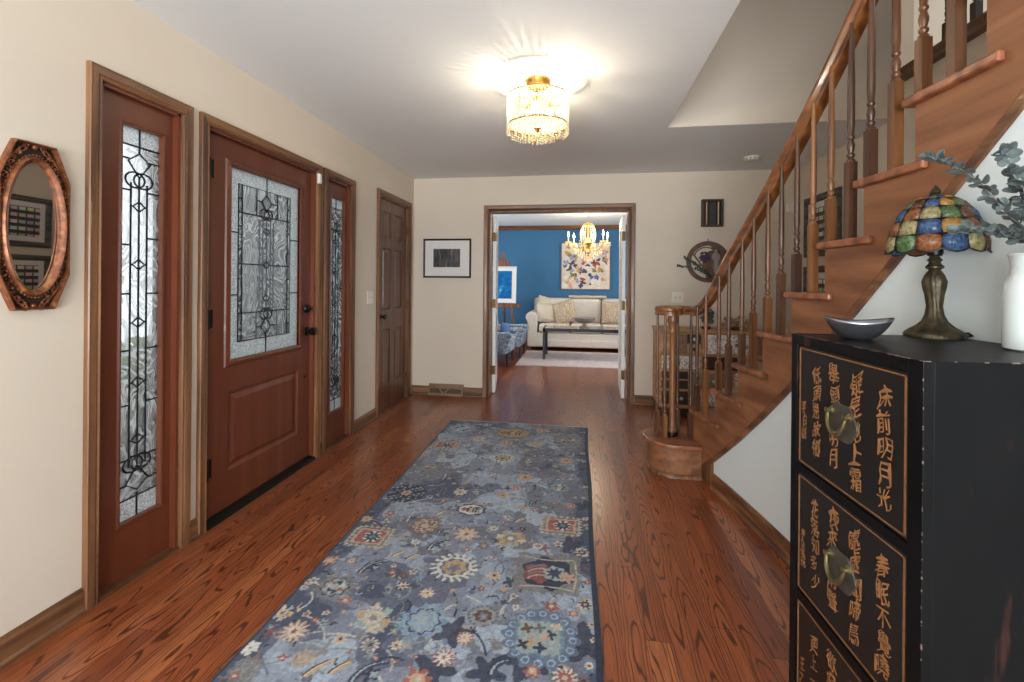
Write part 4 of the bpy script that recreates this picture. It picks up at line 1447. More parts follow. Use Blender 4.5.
def paint_rug():
    lx, ly, ce = RX1 - RX0, RY1 - RY0, 0.0042
    nx, ny = int(lx / ce), int(ly / ce)
    rs = np.random.RandomState(7)
    U = np.linspace(0, lx, nx)[None, :].repeat(ny, 0)
    V = np.linspace(RY0, RY1, ny)[:, None].repeat(nx, 1)
    fb = lambda c_: 0.55 * vnoise(nx, ny, c_, rs, lx, ly) + 0.3 * vnoise(nx, ny, c_ / 2.7, rs, lx, ly) + 0.15 * vnoise(nx, ny, c_ / 7, rs, lx, ly)
    a, b, c_ = fb(0.42), fb(0.30), fb(0.16)
    im = np.zeros((ny, nx, 3))
    im[:] = lin(112, 120, 138)
    lay = lambda mk, col, k=1.0: im.__setitem__(mk, im[mk] * (1 - k) + col * k)
    lay(b > 0.56, lin(128, 140, 158))
    lay(b < 0.40, lin(100, 103, 117))
    edge = np.minimum(U, lx - U)
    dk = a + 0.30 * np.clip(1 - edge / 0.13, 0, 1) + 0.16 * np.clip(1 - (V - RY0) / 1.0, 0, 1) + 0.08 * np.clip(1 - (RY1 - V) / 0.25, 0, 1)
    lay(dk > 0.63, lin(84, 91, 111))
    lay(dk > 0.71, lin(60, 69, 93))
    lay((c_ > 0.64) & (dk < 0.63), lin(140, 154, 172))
    lay((c_ < 0.33) & (dk < 0.66), lin(94, 97, 110))
    CREAM, IVORY, GOLD, RUST, RED, PEACH = lin(180, 166, 146), lin(186, 182, 174), lin(166, 134, 88), lin(138, 70, 54), lin(120, 56, 50), lin(172, 136, 112)
    NAVY, SLATE, TEAL, GREY, BROWN, LBLUE, PALE = lin(40, 48, 70), lin(92, 106, 132), lin(84, 112, 124), lin(124, 122, 122), lin(92, 62, 44), lin(124, 152, 178), lin(140, 152, 152)
    jit = vnoise(nx, ny, 0.012, rs, lx, ly) - 0.5

    def win(x, y, r):
        i0, i1 = max(0, int((x - r) / ce)), min(nx, int((x + r) / ce) + 2)
        j0, j1 = max(0, int((y - RY0 - r) / ce)), min(ny, int((y - RY0 + r) / ce) + 2)
        return slice(j0, j1), slice(i0, i1)

    def flower(x, y, r, n, amp, col, ph=0.0, k=1.0, sy=1.0, pw=1.0):
        J, I = win(x, y, r * (1 + amp) * max(1, sy) + 0.01)
        dx, dy = U[J, I] - x, (V[J, I] - y) / sy
        d, t = np.hypot(dx, dy), np.arctan2(dy, dx)
        w = np.cos(n * t + ph)
        w = np.sign(w) * np.abs(w) ** pw
        mk = d < r * (1 + amp * w) + jit[J, I] * 0.007
        im[J, I][mk] = im[J, I][mk] * (1 - k) + col * k

    def ringf(x, y, r0, r1, col, n=0, amp=0.0, sy=1.0):
        J, I = win(x, y, r1 * (1 + amp) + 0.01)
        dx, dy = U[J, I] - x, (V[J, I] - y) / sy
        d, t = np.hypot(dx, dy), np.arctan2(dy, dx)
        q = 1 + amp * np.cos(n * t)
        mk = (d < r1 * q) & (d > r0 * q)
        im[J, I][mk] = col

    def rect(x, y, hx, hy, col, k=1.0, wob=0.006):
        J, I = win(x, y, max(hx, hy) + 0.02)
        mk = (np.abs(U[J, I] - x) < hx + jit[J, I] * wob * 2) & (np.abs(V[J, I] - y) < hy + jit[J, I] * wob * 2)
        im[J, I][mk] = im[J, I][mk] * (1 - k) + col * k

    def line(P, wd, col):
        P = np.array(P)
        for (x0, y0), (x1, y1) in zip(P[:-1], P[1:]):
            r = max(abs(x1 - x0), abs(y1 - y0)) / 2 + wd + 0.004
            J, I = win((x0 + x1) / 2, (y0 + y1) / 2, r)
            px_, py_ = U[J, I] - x0, V[J, I] - y0
            ex, ey = x1 - x0, y1 - y0
            L2 = ex * ex + ey * ey + 1e-9
            t = np.clip((px_ * ex + py_ * ey) / L2, 0, 1)
            mk = np.hypot(px_ - t * ex, py_ - t * ey) < wd * 0.5 + 0.001
            im[J, I][mk] = col

    def curve(x0, y0, x1, y1, bend, wd, col, n=9):
        mx, my = (x0 + x1) / 2 - (y1 - y0) * bend, (y0 + y1) / 2 + (x1 - x0) * bend
        P = [((1 - t) ** 2 * x0 + 2 * t * (1 - t) * mx + t * t * x1, (1 - t) ** 2 * y0 + 2 * t * (1 - t) * my + t * t * y1) for t in np.linspace(0, 1, n)]
        line(P, wd, col)

    # tendrils and small filling flowers
    for k in range(170):
        x, y = rs.uniform(0.03, lx - 0.03), rs.uniform(RY0 + 0.03, RY1 - 0.05)
        an, ln = rs.uniform(0, 6.28), rs.uniform(0.05, 0.16)
        x1, y1 = x + ln * math.cos(an), y + ln * math.sin(an)
        curve(x, y, x1, y1, rs.uniform(-0.6, 0.6), 0.005, [IVORY, GREY, PALE, NAVY, SLATE][rs.randint(5)] * rs.uniform(0.65, 0.95))
        if rs.rand() < 0.5:
            flower(x1, y1, 0.010, 5, 0.35, [CREAM, PEACH, GREY, PALE][rs.randint(4)] * 0.9)
    for k in range(900):
        x, y = rs.uniform(0.015, lx - 0.015), rs.uniform(RY0 + 0.02, RY1 - 0.03)
        col = [GREY, SLATE, PALE, NAVY, NAVY, LBLUE, GREY, CREAM][rs.randint(8)] * rs.uniform(0.6, 1.0)
        an, ln = rs.uniform(0, 6.28), rs.uniform(0.010, 0.034)
        curve(x, y, x + ln * math.cos(an), y + ln * math.sin(an), rs.uniform(-0.9, 0.9), 0.0045, col, 5)
    for k in range(420):
        x, y, r = rs.uniform(0.02, lx - 0.02), rs.uniform(RY0 + 0.02, RY1 - 0.03), rs.uniform(0.006, 0.02)
        col = [GREY, SLATE, PALE, NAVY, LBLUE, GREY, RUST, CREAM][rs.randint(8)] * rs.uniform(0.7, 1.0)
        flower(x, y, r, rs.randint(3, 7), 0.45, col, rs.uniform(0, 6), 0.85, rs.uniform(0.6, 1.3))
        if rs.rand() < 0.4:
            flower(x, y, r * 0.4, 4, 0.2, [NAVY, RUST, CREAM, GOLD][rs.randint(4)])
    M = MOTIFS
    for t, x, y, r in M:                                   # dark grounds first
        if t.startswith('navy'):
            flower(x, y, r * 1.3, 5, 0.35, NAVY, x * 9, 0.9)
    for t, x, y, r in M:
        ph = x * 17 + y * 5
        if t == 'sun' or t == 'sunsm' or t == 'cream' or t == 'cream2':
            pal = {'sun': (IVORY, SLATE * 0.8, GOLD, SLATE, RUST), 'sunsm': (GREY * 1.15, PALE * 0.8, BROWN, SLATE, GOLD), 'cream': (IVORY, NAVY * 1.6, GOLD * 0.95, GREY, BROWN), 'cream2': (CREAM, GREY, GOLD, PALE, RUST)}[t]
            flower(x, y, r * 0.88, 18, 0.16, pal[0], ph, 1, 0.92, 0.7)
            for k in range(18):
                a_ = 2 * PI * k / 18 + ph
                flower(x + r * 0.78 * math.cos(a_), y + r * 0.72 * math.sin(a_), 0.006, 3, 0.1, SLATE * 0.8)
            flower(x, y, r * 0.60, 9, 0.07, pal[1], ph, 1, 0.92)
            flower(x, y, r * 0.50, 7, 0.10, pal[2], ph, 1, 0.92)
            flower(x, y - r * 0.05, r * 0.25, 5, 0.25, pal[3], ph)
            flower(x, y - r * 0.05, r * 0.10, 4, 0.2, pal[4])
        elif t.startswith('redrect'):
            rect(x, y, r * 1.0, r * 0.88, GREY * 0.75, 0.85, 0.012)
            for k in range(24):
                a_ = 2 * PI * k / 24
                flower(x + r * 0.98 * max(-1, min(1, 1.3 * math.cos(a_))), y + r * 0.84 * max(-1, min(1, 1.3 * math.sin(a_))), 0.010, 3, 0.3, CREAM * 0.8)
            rect(x, y, r * 0.80, r * 0.64, PEACH * 1.0)
            rect(x, y, r * 0.66, r * 0.52, RUST)
            flower(x + r * 0.1, y, r * 0.44, 7, 0.14, IVORY, ph)
            flower(x + r * 0.1, y, r * 0.36, 9, 0.28, NAVY * 1.1, ph)
            flower(x + r * 0.1, y, r * 0.16, 4, 0.3, TEAL, ph)
        elif t == 'dark':
            flower(x, y, r, 22, 0.05, NAVY * 0.9, ph)
            for ring_, nn in ((0.86, 24), (0.66, 18), (0.46, 12)):
                for k in range(nn):
                    a_ = 2 * PI * (k + ring_ * 3) / nn
                    flower(x + r * ring_ * math.cos(a_), y + r * ring_ * math.sin(a_), 0.0075, 3, 0.4, [GREY, PALE, NAVY * 0.5][k % 3], k)
            flower(x, y, r * 0.27, 7, 0.18, PEACH, ph)
            flower(x, y, r * 0.10, 5, 0.2, RUST)
        elif t == 'big':
            rect(x, y, r, r * 0.95, GREY * 0.8, 0.9, 0.012)
            flower(x, y, r * 0.78, 6, 0.10, NAVY * 1.0, ph)
            flower(x - r * 0.30, y - r * 0.05, r * 0.46, 5, 0.12, RED, 0.4)
            for k in range(4):
                curve(x - r * 0.6, y - r * 0.35 + k * r * 0.16, x - r * 0.1, y - r * 0.15 + k * r * 0.16, 0.3, 0.007, [PEACH, SLATE][k % 2])
            flower(x + r * 0.22, y, r * 0.34, 6, 0.10, PALE, ph)
            flower(x + r * 0.22, y, r * 0.22, 8, 0.30, NAVY * 1.4, ph)
            flower(x + r * 0.62, y - r * 0.15, r * 0.22, 6, 0.3, PEACH, ph)
            for s_ in (-1, 1):
                curve(x - r * 0.8, y + s_ * r * 0.75, x + r * 0.8, y + s_ * r * 0.75, -s_ * 0.12, 0.006, CREAM * 0.8)
            curve(x + r * 0.85, y + r * 0.7, x + r * 0.8, y - r * 0.7, 0.1, 0.006, CREAM * 0.8)
        elif t == 'bigblue':
            flower(x, y, r * 1.0, 16, 0.07, SLATE * 0.85, ph, 0.95)
            for k in range(16):
                a_ = 2 * PI * k / 16
                ringf(x + r * 0.84 * math.cos(a_), y + r * 0.84 * math.sin(a_), 0.009, 0.015, LBLUE)
            rect(x - r * 0.05, y, r * 0.62, r * 0.58, TEAL * 1.25, 1, 0.01)
            rect(x - r * 0.05, y, r * 0.55, r * 0.51, PALE * 0.95, 1, 0.01)
            for dx, dy, cc in ((-0.38, 0.25, BROWN), (-0.05, 0.3, GREY * 0.6), (0.25, 0.1, NAVY * 1.3), (-0.25, -0.2, GOLD), (0.0, -0.35, NAVY * 1.2), (-0.45, -0.3, NAVY), (0.4, 0.4, CREAM), (0.1, 0.0, PEACH)):
                flower(x + dx * r, y + dy * r, 0.017, 4, 0.45, cc, dx * 20)
        elif t in ('grey', 'grey2', 'greypatch', 'lace', 'greyfl', 'blue', 'tealw', 'teal', 'ring'):
            a1, a2 = {'lace': (BROWN * 1.6, CREAM * 0.85), 'blue': (SLATE * 1.2, LBLUE), 'teal': (TEAL * 0.9, PALE), 'tealw': (LBLUE * 0.85, PALE), 'ring': (GREY * 0.85, PALE), 'grey2': (CREAM * 0.75, PEACH * 0.8)}.get(t, (GREY * 0.8, GREY * 1.1))
            flower(x, y, r * 0.95, 11, 0.12, a1, ph, 0.75)
            ringf(x, y, r * 0.62, r * 0.70, NAVY * 1.2 if t in ('ring', 'tealw') else a2 * 0.9, 9, 0.1)
            flower(x, y, r * 0.55, 7, 0.14, a2, ph, 0.9)
            for k in range(7):
                a_ = 2 * PI * k / 7 + ph
                flower(x + r * 0.35 * math.cos(a_), y + r * 0.35 * math.sin(a_), r * 0.09 + 0.003, 3, 0.3, [NAVY * 1.3, RUST, CREAM][k % 3] if t in ('teal', 'ring', 'blue', 'grey') else a1, k)
        elif t in ('cart', 'cart2'):
            flower(x, y, r * 1.05, 10, 0.08, NAVY * 1.2 if t == 'cart2' else GREY * 0.7, ph, 0.9, 0.8)
            flower(x, y, r * 0.88, 6, 0.06, IVORY if t == 'cart2' else GOLD * 0.8, ph, 1, 0.75)
            flower(x - r * 0.5, y, r * 0.25, 5, 0.2, RUST, ph)
            for k in range(5):
                curve(x - r * 0.2 + k * r * 0.2, y - r * 0.3, x - r * 0.1 + k * r * 0.2, y + r * 0.35, 0.3, 0.010, [NAVY, GOLD, BROWN, NAVY, GREY][k])
        elif t in ('rosette', 'rosetted', 'rose', 'rose2', 'gold', 'peach', 'ivory', 'ivoryflower', 'orn', 'ornflower', 'star', 'tiny', 'white', 'daisy', 'octa', 'octadk', 'leafy', 'spray', 'fan', 'redstar', 'redwhite', 'bluefl', 'ornred', 'dkflower', 'spider'):
            pal = {'rosette': (CREAM, PEACH, NAVY, 8), 'rosetted': (CREAM, GREY, NAVY, 10), 'rose': (PEACH, RUST * 1.2, CREAM, 6), 'rose2': (GREY, PEACH, RUST, 10), 'gold': (GOLD, GOLD * 1.1, BROWN, 8), 'peach': (PEACH * 1.05, CREAM, RUST, 9), 'ivory': (CREAM, PEACH, GREY, 7),
                   'ivoryflower': (PEACH * 0.9, CREAM * 1.05, RED, 12), 'orn': (RUST * 1.1, PEACH, CREAM, 6), 'ornflower': (RUST * 1.2, CREAM, GOLD, 10), 'star': (IVORY, RUST, CREAM, 9), 'tiny': (CREAM, GREY, RUST, 5), 'white': (IVORY, IVORY, GREY, 6), 'daisy': (IVORY, PALE, SLATE, 8),
                   'octa': (CREAM, NAVY, PEACH, 8), 'octadk': (NAVY * 0.9, CREAM, RUST, 8), 'leafy': (GREY, CREAM, BROWN, 7), 'spray': (PALE, CREAM, GREY, 6), 'fan': (GOLD, GREY, IVORY, 6), 'redstar': (RUST, IVORY * 0.95, RUST, 10), 'redwhite': (IVORY, RUST, CREAM, 11), 'bluefl': (SLATE * 1.1, IVORY, RUST, 8),
                   'ornred': (GOLD, RUST, CREAM, 7), 'dkflower': (NAVY * 0.7, CREAM, RUST, 7), 'spider': (BROWN, GREY, GOLD, 6)}[t]
            flower(x, y, r * 0.80, pal[3], 0.25, pal[0], ph, 1, 0.95)
            if r > 0.03:
                for k in range(pal[3]):
                    a_ = 2 * PI * k / pal[3] + ph / pal[3]
                    curve(x + r * 0.25 * math.cos(a_), y + r * 0.25 * math.sin(a_), x + r * 0.75 * math.cos(a_), y + r * 0.75 * math.sin(a_), 0, 0.005, pal[1])
            if t in ('octa', 'octadk', 'spray', 'fan'):
                for k in range(6):
                    a_ = 2 * PI * k / 6 + ph
                    flower(x + r * 0.75 * math.cos(a_), y + r * 0.75 * math.sin(a_), r * 0.22, 4, 0.4, [CREAM, GOLD, PALE][k % 3], k)
            flower(x, y, r * 0.46, pal[3], 0.10, pal[1], ph)
            flower(x, y, r * 0.20, 5, 0.2, pal[2], ph)
        elif t in ('red', 'dot', 'navyb'):
            flower(x, y, r * 0.8, 5, 0.3, {'red': RUST, 'dot': RED, 'navyb': NAVY}[t], ph)
            flower(x, y, r * 0.3, 4, 0.2, CREAM)
        elif t in ('slash', 'vine', 'wave', 'bird', 'urn', 'vase'):
            for k, cc in enumerate((BROWN, CREAM, GOLD) if t == 'slash' else (NAVY, PALE, NAVY * 1.4)):
                o_ = (k - 1) * 0.008
                curve(x - r + o_, y - r, x + r * 0.6 + o_, y + r, 0.15 if t == 'slash' else 0.4, 0.008, cc)
            if t in ('bird', 'urn', 'vine'):
                flower(x, y, r * 0.5, 5, 0.4, NAVY * 1.1, ph)
                flower(x + r * 0.2, y, r * 0.25, 4, 0.3, PALE, ph)
    # narrow dark edges, pile speckle, pale woven end
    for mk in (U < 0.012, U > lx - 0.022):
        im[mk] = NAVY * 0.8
    im *= (0.82 + 0.36 * vnoise(nx, ny, 0.011, rs, lx, ly))[:, :, None]
    im *= (0.84 + 0.32 * rs.rand(ny, nx))[:, :, None]
    im[V > RY1 - 0.014] = IVORY * (0.7 + 0.3 * rs.rand())
    return nx, ny, im


MOTIFS = [
    ('blue',0.151,3.768,0.152), ('redrect',0.132,3.366,0.1), ('cream',0.606,3.188,0.093), ('cart',0.608,3.729,0.148), ('rose',0.833,3.839,0.055), 
    ('ivory',0.355,3.55,0.06), ('rose',0.591,3.494,0.058), ('cream2',0.817,3.504,0.072), ('grey',1.065,3.63,0.126), ('rose2',1.062,3.215,0.079), 
    ('gold',0.802,2.897,0.06), ('rosette',0.441,2.629,0.045), ('gold',0.7,2.636,0.039), ('rose',0.761,2.731,0.034), ('teal',1.028,2.789,0.08), 
    ('grey',0.142,2.946,0.076), ('red',0.241,2.858,0.018), ('gold',0.321,2.801,0.018), ('gold',0.371,2.735,0.017), ('gold',0.437,2.754,0.017), 
    ('rose',0.029,3.152,0.034), ('tiny',0.797,3.154,0.026), ('red',0.763,3.058,0.016), ('gold',1.18,3.375,0.027), ('red',1.153,3.51,0.021), ('red',1.044,2.98,0.024), 
    ('tiny',0.545,2.984,0.023), ('tiny',0.534,2.644,0.022), ('blue',0.343,3.904,0.049), ('dark',0.13,2.566,0.114), ('lace',0.366,2.239,0.087), 
    ('redrect',0.132,2.099,0.098), ('cart2',0.559,2.437,0.077), ('peach',0.595,2.195,0.066), ('sun',0.604,1.934,0.107), ('rosette',0.44,2.628,0.035), 
    ('red',0.136,2.327,0.028), ('gold',0.038,2.25,0.035), ('daisy',0.37,2.088,0.028), ('vine',0.491,2.089,0.039), ('slash',0.327,1.986,0.02), ('slash',0.401,1.976,0.02), 
    ('slash',0.41,2.373,0.02), ('red',0.347,1.857,0.019), ('tiny',0.436,1.872,0.022), ('tiny',0.335,1.901,0.016), ('bird',0.253,1.898,0.036), 
    ('ornred',0.047,1.897,0.03), ('peach',0.134,1.905,0.023), ('red',0.373,2.507,0.021), ('tiny',0.196,1.848,0.014), ('dot',0.265,2.383,0.012), 
    ('dot',0.219,2.307,0.009), ('dot',0.263,2.471,0.01), ('dot',0.123,2.199,0.011), ('wave',0.473,2.208,0.019), ('gold',0.7,2.63,0.037), ('redrect2',1.057,2.353,0.099), 
    ('fan',0.819,2.193,0.076), ('star',0.956,2.153,0.028), ('big',1.015,1.961,0.137), ('octa',1.164,2.134,0.038), ('tiny',0.774,2.387,0.024), ('red',0.758,2.335,0.015), 
    ('tiny',0.892,2.384,0.016), ('slash',0.841,2.368,0.019), ('bird',0.906,2.578,0.029), ('rose',1.102,2.569,0.033), ('red',1.006,2.587,0.021), 
    ('spider',0.7,2.111,0.032), ('red',0.627,2.07,0.017), ('leafy',0.72,2.269,0.034), ('gold',0.839,2.5,0.025), ('tiny',1.052,2.187,0.028), ('dot',0.868,2.047,0.008), 
    ('dot',0.863,1.987,0.008), ('dot',0.861,1.951,0.008), ('navy',1.112,2.185,0.042), ('navy',1.188,2.583,0.037), ('tiny',1.186,2.44,0.02), ('tiny',1.199,2.348,0.015), 
    ('navyb',0.865,2.286,0.015), ('tiny',0.745,2.027,0.017), ('octadk',0.03,1.563,0.044), ('ivoryflower',0.13,1.487,0.056), ('grey2',0.232,1.385,0.039), 
    ('red',0.165,1.375,0.016), ('white',0.028,1.397,0.034), ('rosette',0.311,1.481,0.029), ('rosetted',0.428,1.473,0.036), ('rosette',0.518,1.486,0.025), 
    ('spray',0.381,1.594,0.073), ('ring',0.152,1.731,0.081), ('orn',0.234,1.662,0.027), ('tiny',0.194,1.589,0.017), ('tiny',0.124,1.573,0.018), ('red',0.172,1.55,0.016), 
    ('bird',0.254,1.875,0.043), ('orn',0.348,1.857,0.021), ('dkflower',0.424,1.781,0.032), ('slash',0.314,1.36,0.032), ('slash',0.38,1.371,0.022), 
    ('urn',0.484,1.365,0.047), ('red',0.473,1.424,0.01), ('red',0.54,1.419,0.01), ('greypatch',0.079,1.315,0.057), ('red',0.061,1.291,0.016), 
    ('tealw',0.507,1.585,0.036), ('orn',0.033,1.888,0.04), ('tiny',0.039,1.752,0.025), ('peach',0.538,1.754,0.033), ('rosette',0.788,1.905,0.033), 
    ('sunsm',0.785,1.669,0.07), ('ornflower',0.743,1.554,0.033), ('redstar',0.696,1.463,0.045), ('bigblue',1.009,1.601,0.135), ('octa',1.17,1.791,0.036), 
    ('red',1.039,1.757,0.032), ('gold',0.836,1.83,0.017), ('dot',0.749,1.816,0.017), ('red',1.184,1.924,0.017), ('tiny',0.885,1.792,0.019), ('white',0.902,1.731,0.018), 
    ('orn',0.995,1.455,0.03), ('redwhite',1.101,1.449,0.043), ('bluefl',1.176,1.507,0.03), ('orn',1.123,1.734,0.023), ('rosette',1.191,1.688,0.017), 
    ('tiny',1.195,1.617,0.015), ('greyfl',0.86,1.539,0.025), ('vase',0.893,1.454,0.027), ('orn',0.638,1.368,0.049), ('red',0.603,1.451,0.012), 
    ('tealw',0.572,1.609,0.088), ('red',0.597,1.411,0.013), ('navy',0.691,1.579,0.044), ('navy',0.671,1.411,0.047), ('navy',0.864,1.875,0.022), 
    ('navy',0.963,1.498,0.052), ('navy',1.167,1.599,0.057), ('navy',0.85,1.432,0.04), ('sun',0.55,1.16,0.1), ('redrect',0.2,1.12,0.09), ('bigblue',1.0,1.15,0.11), 
    ('rosette',0.4,1.25,0.035), ('gold',0.75,1.25,0.035), ('orn',0.9,1.3,0.03), ('octa',0.1,1.22,0.04), ('cream',0.5,1.02,0.08), 
]
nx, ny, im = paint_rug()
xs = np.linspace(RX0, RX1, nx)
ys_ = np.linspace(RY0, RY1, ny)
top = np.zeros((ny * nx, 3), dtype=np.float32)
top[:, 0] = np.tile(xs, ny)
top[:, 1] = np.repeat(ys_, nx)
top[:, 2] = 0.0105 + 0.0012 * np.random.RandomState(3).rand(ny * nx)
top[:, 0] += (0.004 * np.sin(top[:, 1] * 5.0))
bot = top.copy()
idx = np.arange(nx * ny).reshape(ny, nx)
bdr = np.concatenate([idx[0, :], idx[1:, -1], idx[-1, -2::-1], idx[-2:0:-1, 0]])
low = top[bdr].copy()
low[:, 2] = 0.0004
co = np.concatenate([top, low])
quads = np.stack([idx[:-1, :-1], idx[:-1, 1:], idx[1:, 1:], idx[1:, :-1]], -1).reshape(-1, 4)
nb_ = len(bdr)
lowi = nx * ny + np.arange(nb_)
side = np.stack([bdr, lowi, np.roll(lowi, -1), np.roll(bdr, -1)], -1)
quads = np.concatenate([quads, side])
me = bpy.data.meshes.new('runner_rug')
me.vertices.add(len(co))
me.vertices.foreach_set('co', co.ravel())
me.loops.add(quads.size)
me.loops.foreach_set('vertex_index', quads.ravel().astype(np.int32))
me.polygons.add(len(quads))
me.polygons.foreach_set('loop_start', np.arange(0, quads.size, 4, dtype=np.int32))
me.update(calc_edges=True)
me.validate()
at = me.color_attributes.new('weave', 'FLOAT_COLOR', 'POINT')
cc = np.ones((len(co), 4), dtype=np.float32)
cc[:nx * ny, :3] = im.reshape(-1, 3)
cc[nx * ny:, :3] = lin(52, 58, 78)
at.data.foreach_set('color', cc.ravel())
t = NT('woven_wool_rug')
ca = t.N('ShaderNodeVertexColor')
ca.layer_name = 'weave'
hs = t.N('ShaderNodeHueSaturation')
hs.inputs['Saturation'].default_value = 0.84
hs.inputs['Value'].default_value = 1.06
t.t.links.new(ca.outputs[0], hs.inputs['Color'])
t.P(Base_Color=hs.outputs[0], Roughness=0.95, Sheen_Weight=0.15)
t.b.inputs['Specular IOR Level'].default_value = 0.1
t.bump(t.noise(t.pos(), 420.0, 2), 0.25, 0.002)
me.materials.append(t.m)
ro = bpy.data.objects.new('runner_rug', me)
COL.objects.link(ro)
tag(ro, 'large blue-grey runner rug with cream, gold and rust floral medallions on the oak floor', 'rug')

# ------------------------------------------------------------------ hall ceiling light
lt = thing('crystal_ceiling_light', (-0.243, 2.595, ZC), 'drum-shaped crystal bead ceiling light with gilt canopy, lit', 'ceiling light')
obj('canopy', MB().lathe([(0.012, -0.050), (0.050, -0.046), (0.064, -0.034), (0.068, -0.018), (0.074, -0.010), (0.074, 0.0)], (0, 0, 0), 32), M_BRASS, lt, smooth=True, local=True)
obj('stem', MB().lathe([(0.006, -0.105), (0.012, -0.09), (0.007, -0.08), (0.007, -0.062), (0.013, -0.055), (0.012, -0.046)], (0, 0, 0), 14), M_BRASS, lt, smooth=True, local=True)
RT, RZ0, RZ1 = 0.172, -0.095, -0.262
m = MB()
for z in (RZ0, RZ1):
    m.tube([(RT * math.cos(2 * PI * k / 48), RT * math.sin(2 * PI * k / 48), z) for k in range(48)], 0.0045, 6, closed=True)
for k in range(6):
    a = 2 * PI * k / 6
    m.tube([(0.006, 0.0, RZ0) if False else (0.006 * math.cos(a), 0.006 * math.sin(a), RZ0), (RT * math.cos(a), RT * math.sin(a), RZ0)], 0.003, 5)
    m.tube([(RT * math.cos(a), RT * math.sin(a), RZ0), (RT * math.cos(a), RT * math.sin(a), RZ1)], 0.0022, 5)
obj('drum_frame', m, M_BRASS, lt, smooth=True, local=True)
t = NT('crystal_bead')
t.P(Base_Color=C(250, 240, 214), Roughness=0.06, IOR=1.5)
tl = t.N('ShaderNodeBsdfTranslucent')
tl.inputs[0].default_value = (0.96, 0.93, 0.84, 1)
mx = t.N('ShaderNodeMixShader')
mx.inputs[0].default_value = 0.55
t.t.links.new(t.b.outputs[0], mx.inputs[1])
t.t.links.new(tl.outputs[0], mx.inputs[2])
t.t.links.new(mx.outputs[0], t.out.inputs[0])
M_BEAD = t.m
m = MB()
NS = 60
for k in range(NS):
    a = 2 * PI * k / NS
    tail = 2 + int(2.0 * abs(math.sin(3 * a + 0.6)))
    for i in range(13 + tail):
        z = RZ0 - 0.008 - i * 0.0138
        m.octa(((RT + 0.003) * math.cos(a), (RT + 0.003) * math.sin(a), z), 0.0066, 0.0068)
bd = obj('bead_curtain', m, M_BEAD, lt, local=True)
bd['kind'] = 'stuff'
m = MB()
for ring_, r in enumerate((0.13, 0.09, 0.05)):
    nn = int(r * 220)
    for k in range(nn):
        a = 2 * PI * k / nn
        for i in range(2 + ring_):
            m.octa((r * math.cos(a), r * math.sin(a), RZ1 - 0.030 - i * 0.015 - ring_ * 0.008), 0.0065, 0.007)
b2 = obj('lower_bead_tiers', m, M_BEAD, lt, local=True)
b2['kind'] = 'stuff'
t = NT('opal_diffuser_glass')
t.P(Base_Color=C(250, 242, 224), Roughness=0.4)
tl = t.N('ShaderNodeBsdfTranslucent')
tl.inputs[0].default_value = (0.96, 0.90, 0.76, 1)
mx = t.N('ShaderNodeMixShader')
mx.inputs[0].default_value = 0.7
t.t.links.new(t.b.outputs[0], mx.inputs[1])
t.t.links.new(tl.outputs[0], mx.inputs[2])
t.t.links.new(mx.outputs[0], t.out.inputs[0])
obj('diffuser', MB().lathe([(0.0001, RZ1 - 0.018), (0.06, RZ1 - 0.014), (0.12, RZ1 - 0.006), (0.160, RZ1 + 0.006), (0.160, RZ1 + 0.009), (0.0001, RZ1 - 0.012)], (0, 0, 0), 36), t.m, lt, smooth=True, local=True)
obj('finial', MB().lathe([(0.0001, RZ1 - 0.040), (0.008, RZ1 - 0.034), (0.012, RZ1 - 0.026), (0.026, RZ1 - 0.020), (0.022, RZ1 - 0.014)], (0, 0, 0), 18), M_BRASS, lt, smooth=True, local=True)
obj('crystal_drop', MB().octa((0, 0, RZ1 - 0.060), 0.012, 0.02), M_BEAD, lt, local=True)
M_BULB = glow('warm_bulb', (1.0, 0.86, 0.62, 1), 7.0)
for k in range(3):
    a = 2 * PI * k / 3 + 0.4
    q = (0.075 * math.cos(a), 0.075 * math.sin(a))
    lh = obj('lamp_holder', MB().lathe([(0.010, -0.15), (0.012, -0.125), (0.004, -0.118)], (q[0], q[1], 0), 10).tube([(q[0], q[1], -0.12), (q[0] * 0.6, q[1] * 0.6, -0.10), (q[0] * 0.08, q[1] * 0.08, -0.098)], 0.003, 5), M_BRASS, lt, local=True)
    obj('bulb', MB().ball((q[0], q[1], -0.182), 0.020, 12, 8, sz=1.5), M_BULB, lh, smooth=True, local=True)
    ld = bpy.data.lights.new('ceiling_bulb_light', 'POINT')
    ld.energy = 5.0
    ld.color = (1.0, 0.87, 0.68)
    ld.shadow_soft_size = 0.012
    lo = bpy.data.objects.new('ceiling_bulb_light', ld)
    lo.location = (-0.243 + q[0] * 0.45, 2.595 + q[1] * 0.45, ZC - 0.240)
    COL.objects.link(lo)

sm = thing('smoke_detector', (1.56, 4.40, ZC), 'round white smoke detector on the ceiling past the stairwell opening', 'smoke detector')
obj('housing', MB().lathe([(0.045, -0.036), (0.060, -0.030), (0.066, -0.012), (0.070, -0.010), (0.070, 0.0)], (0, 0, 0), 28), M_WHITE, sm, smooth=True, local=True)
m = MB()
for k in range(12):
    a = 2 * PI * k / 12
    b_ = MB().box(-0.006, 0.006, 0.0615, 0.0675, -0.026, -0.016).xf(Matrix.Rotation(a, 3, 'Z'))
    m.add(b_.v, b_.f)
obj('vent_slots', m, plain('grey_slot', C(130, 128, 124), 0.6), sm, local=True)

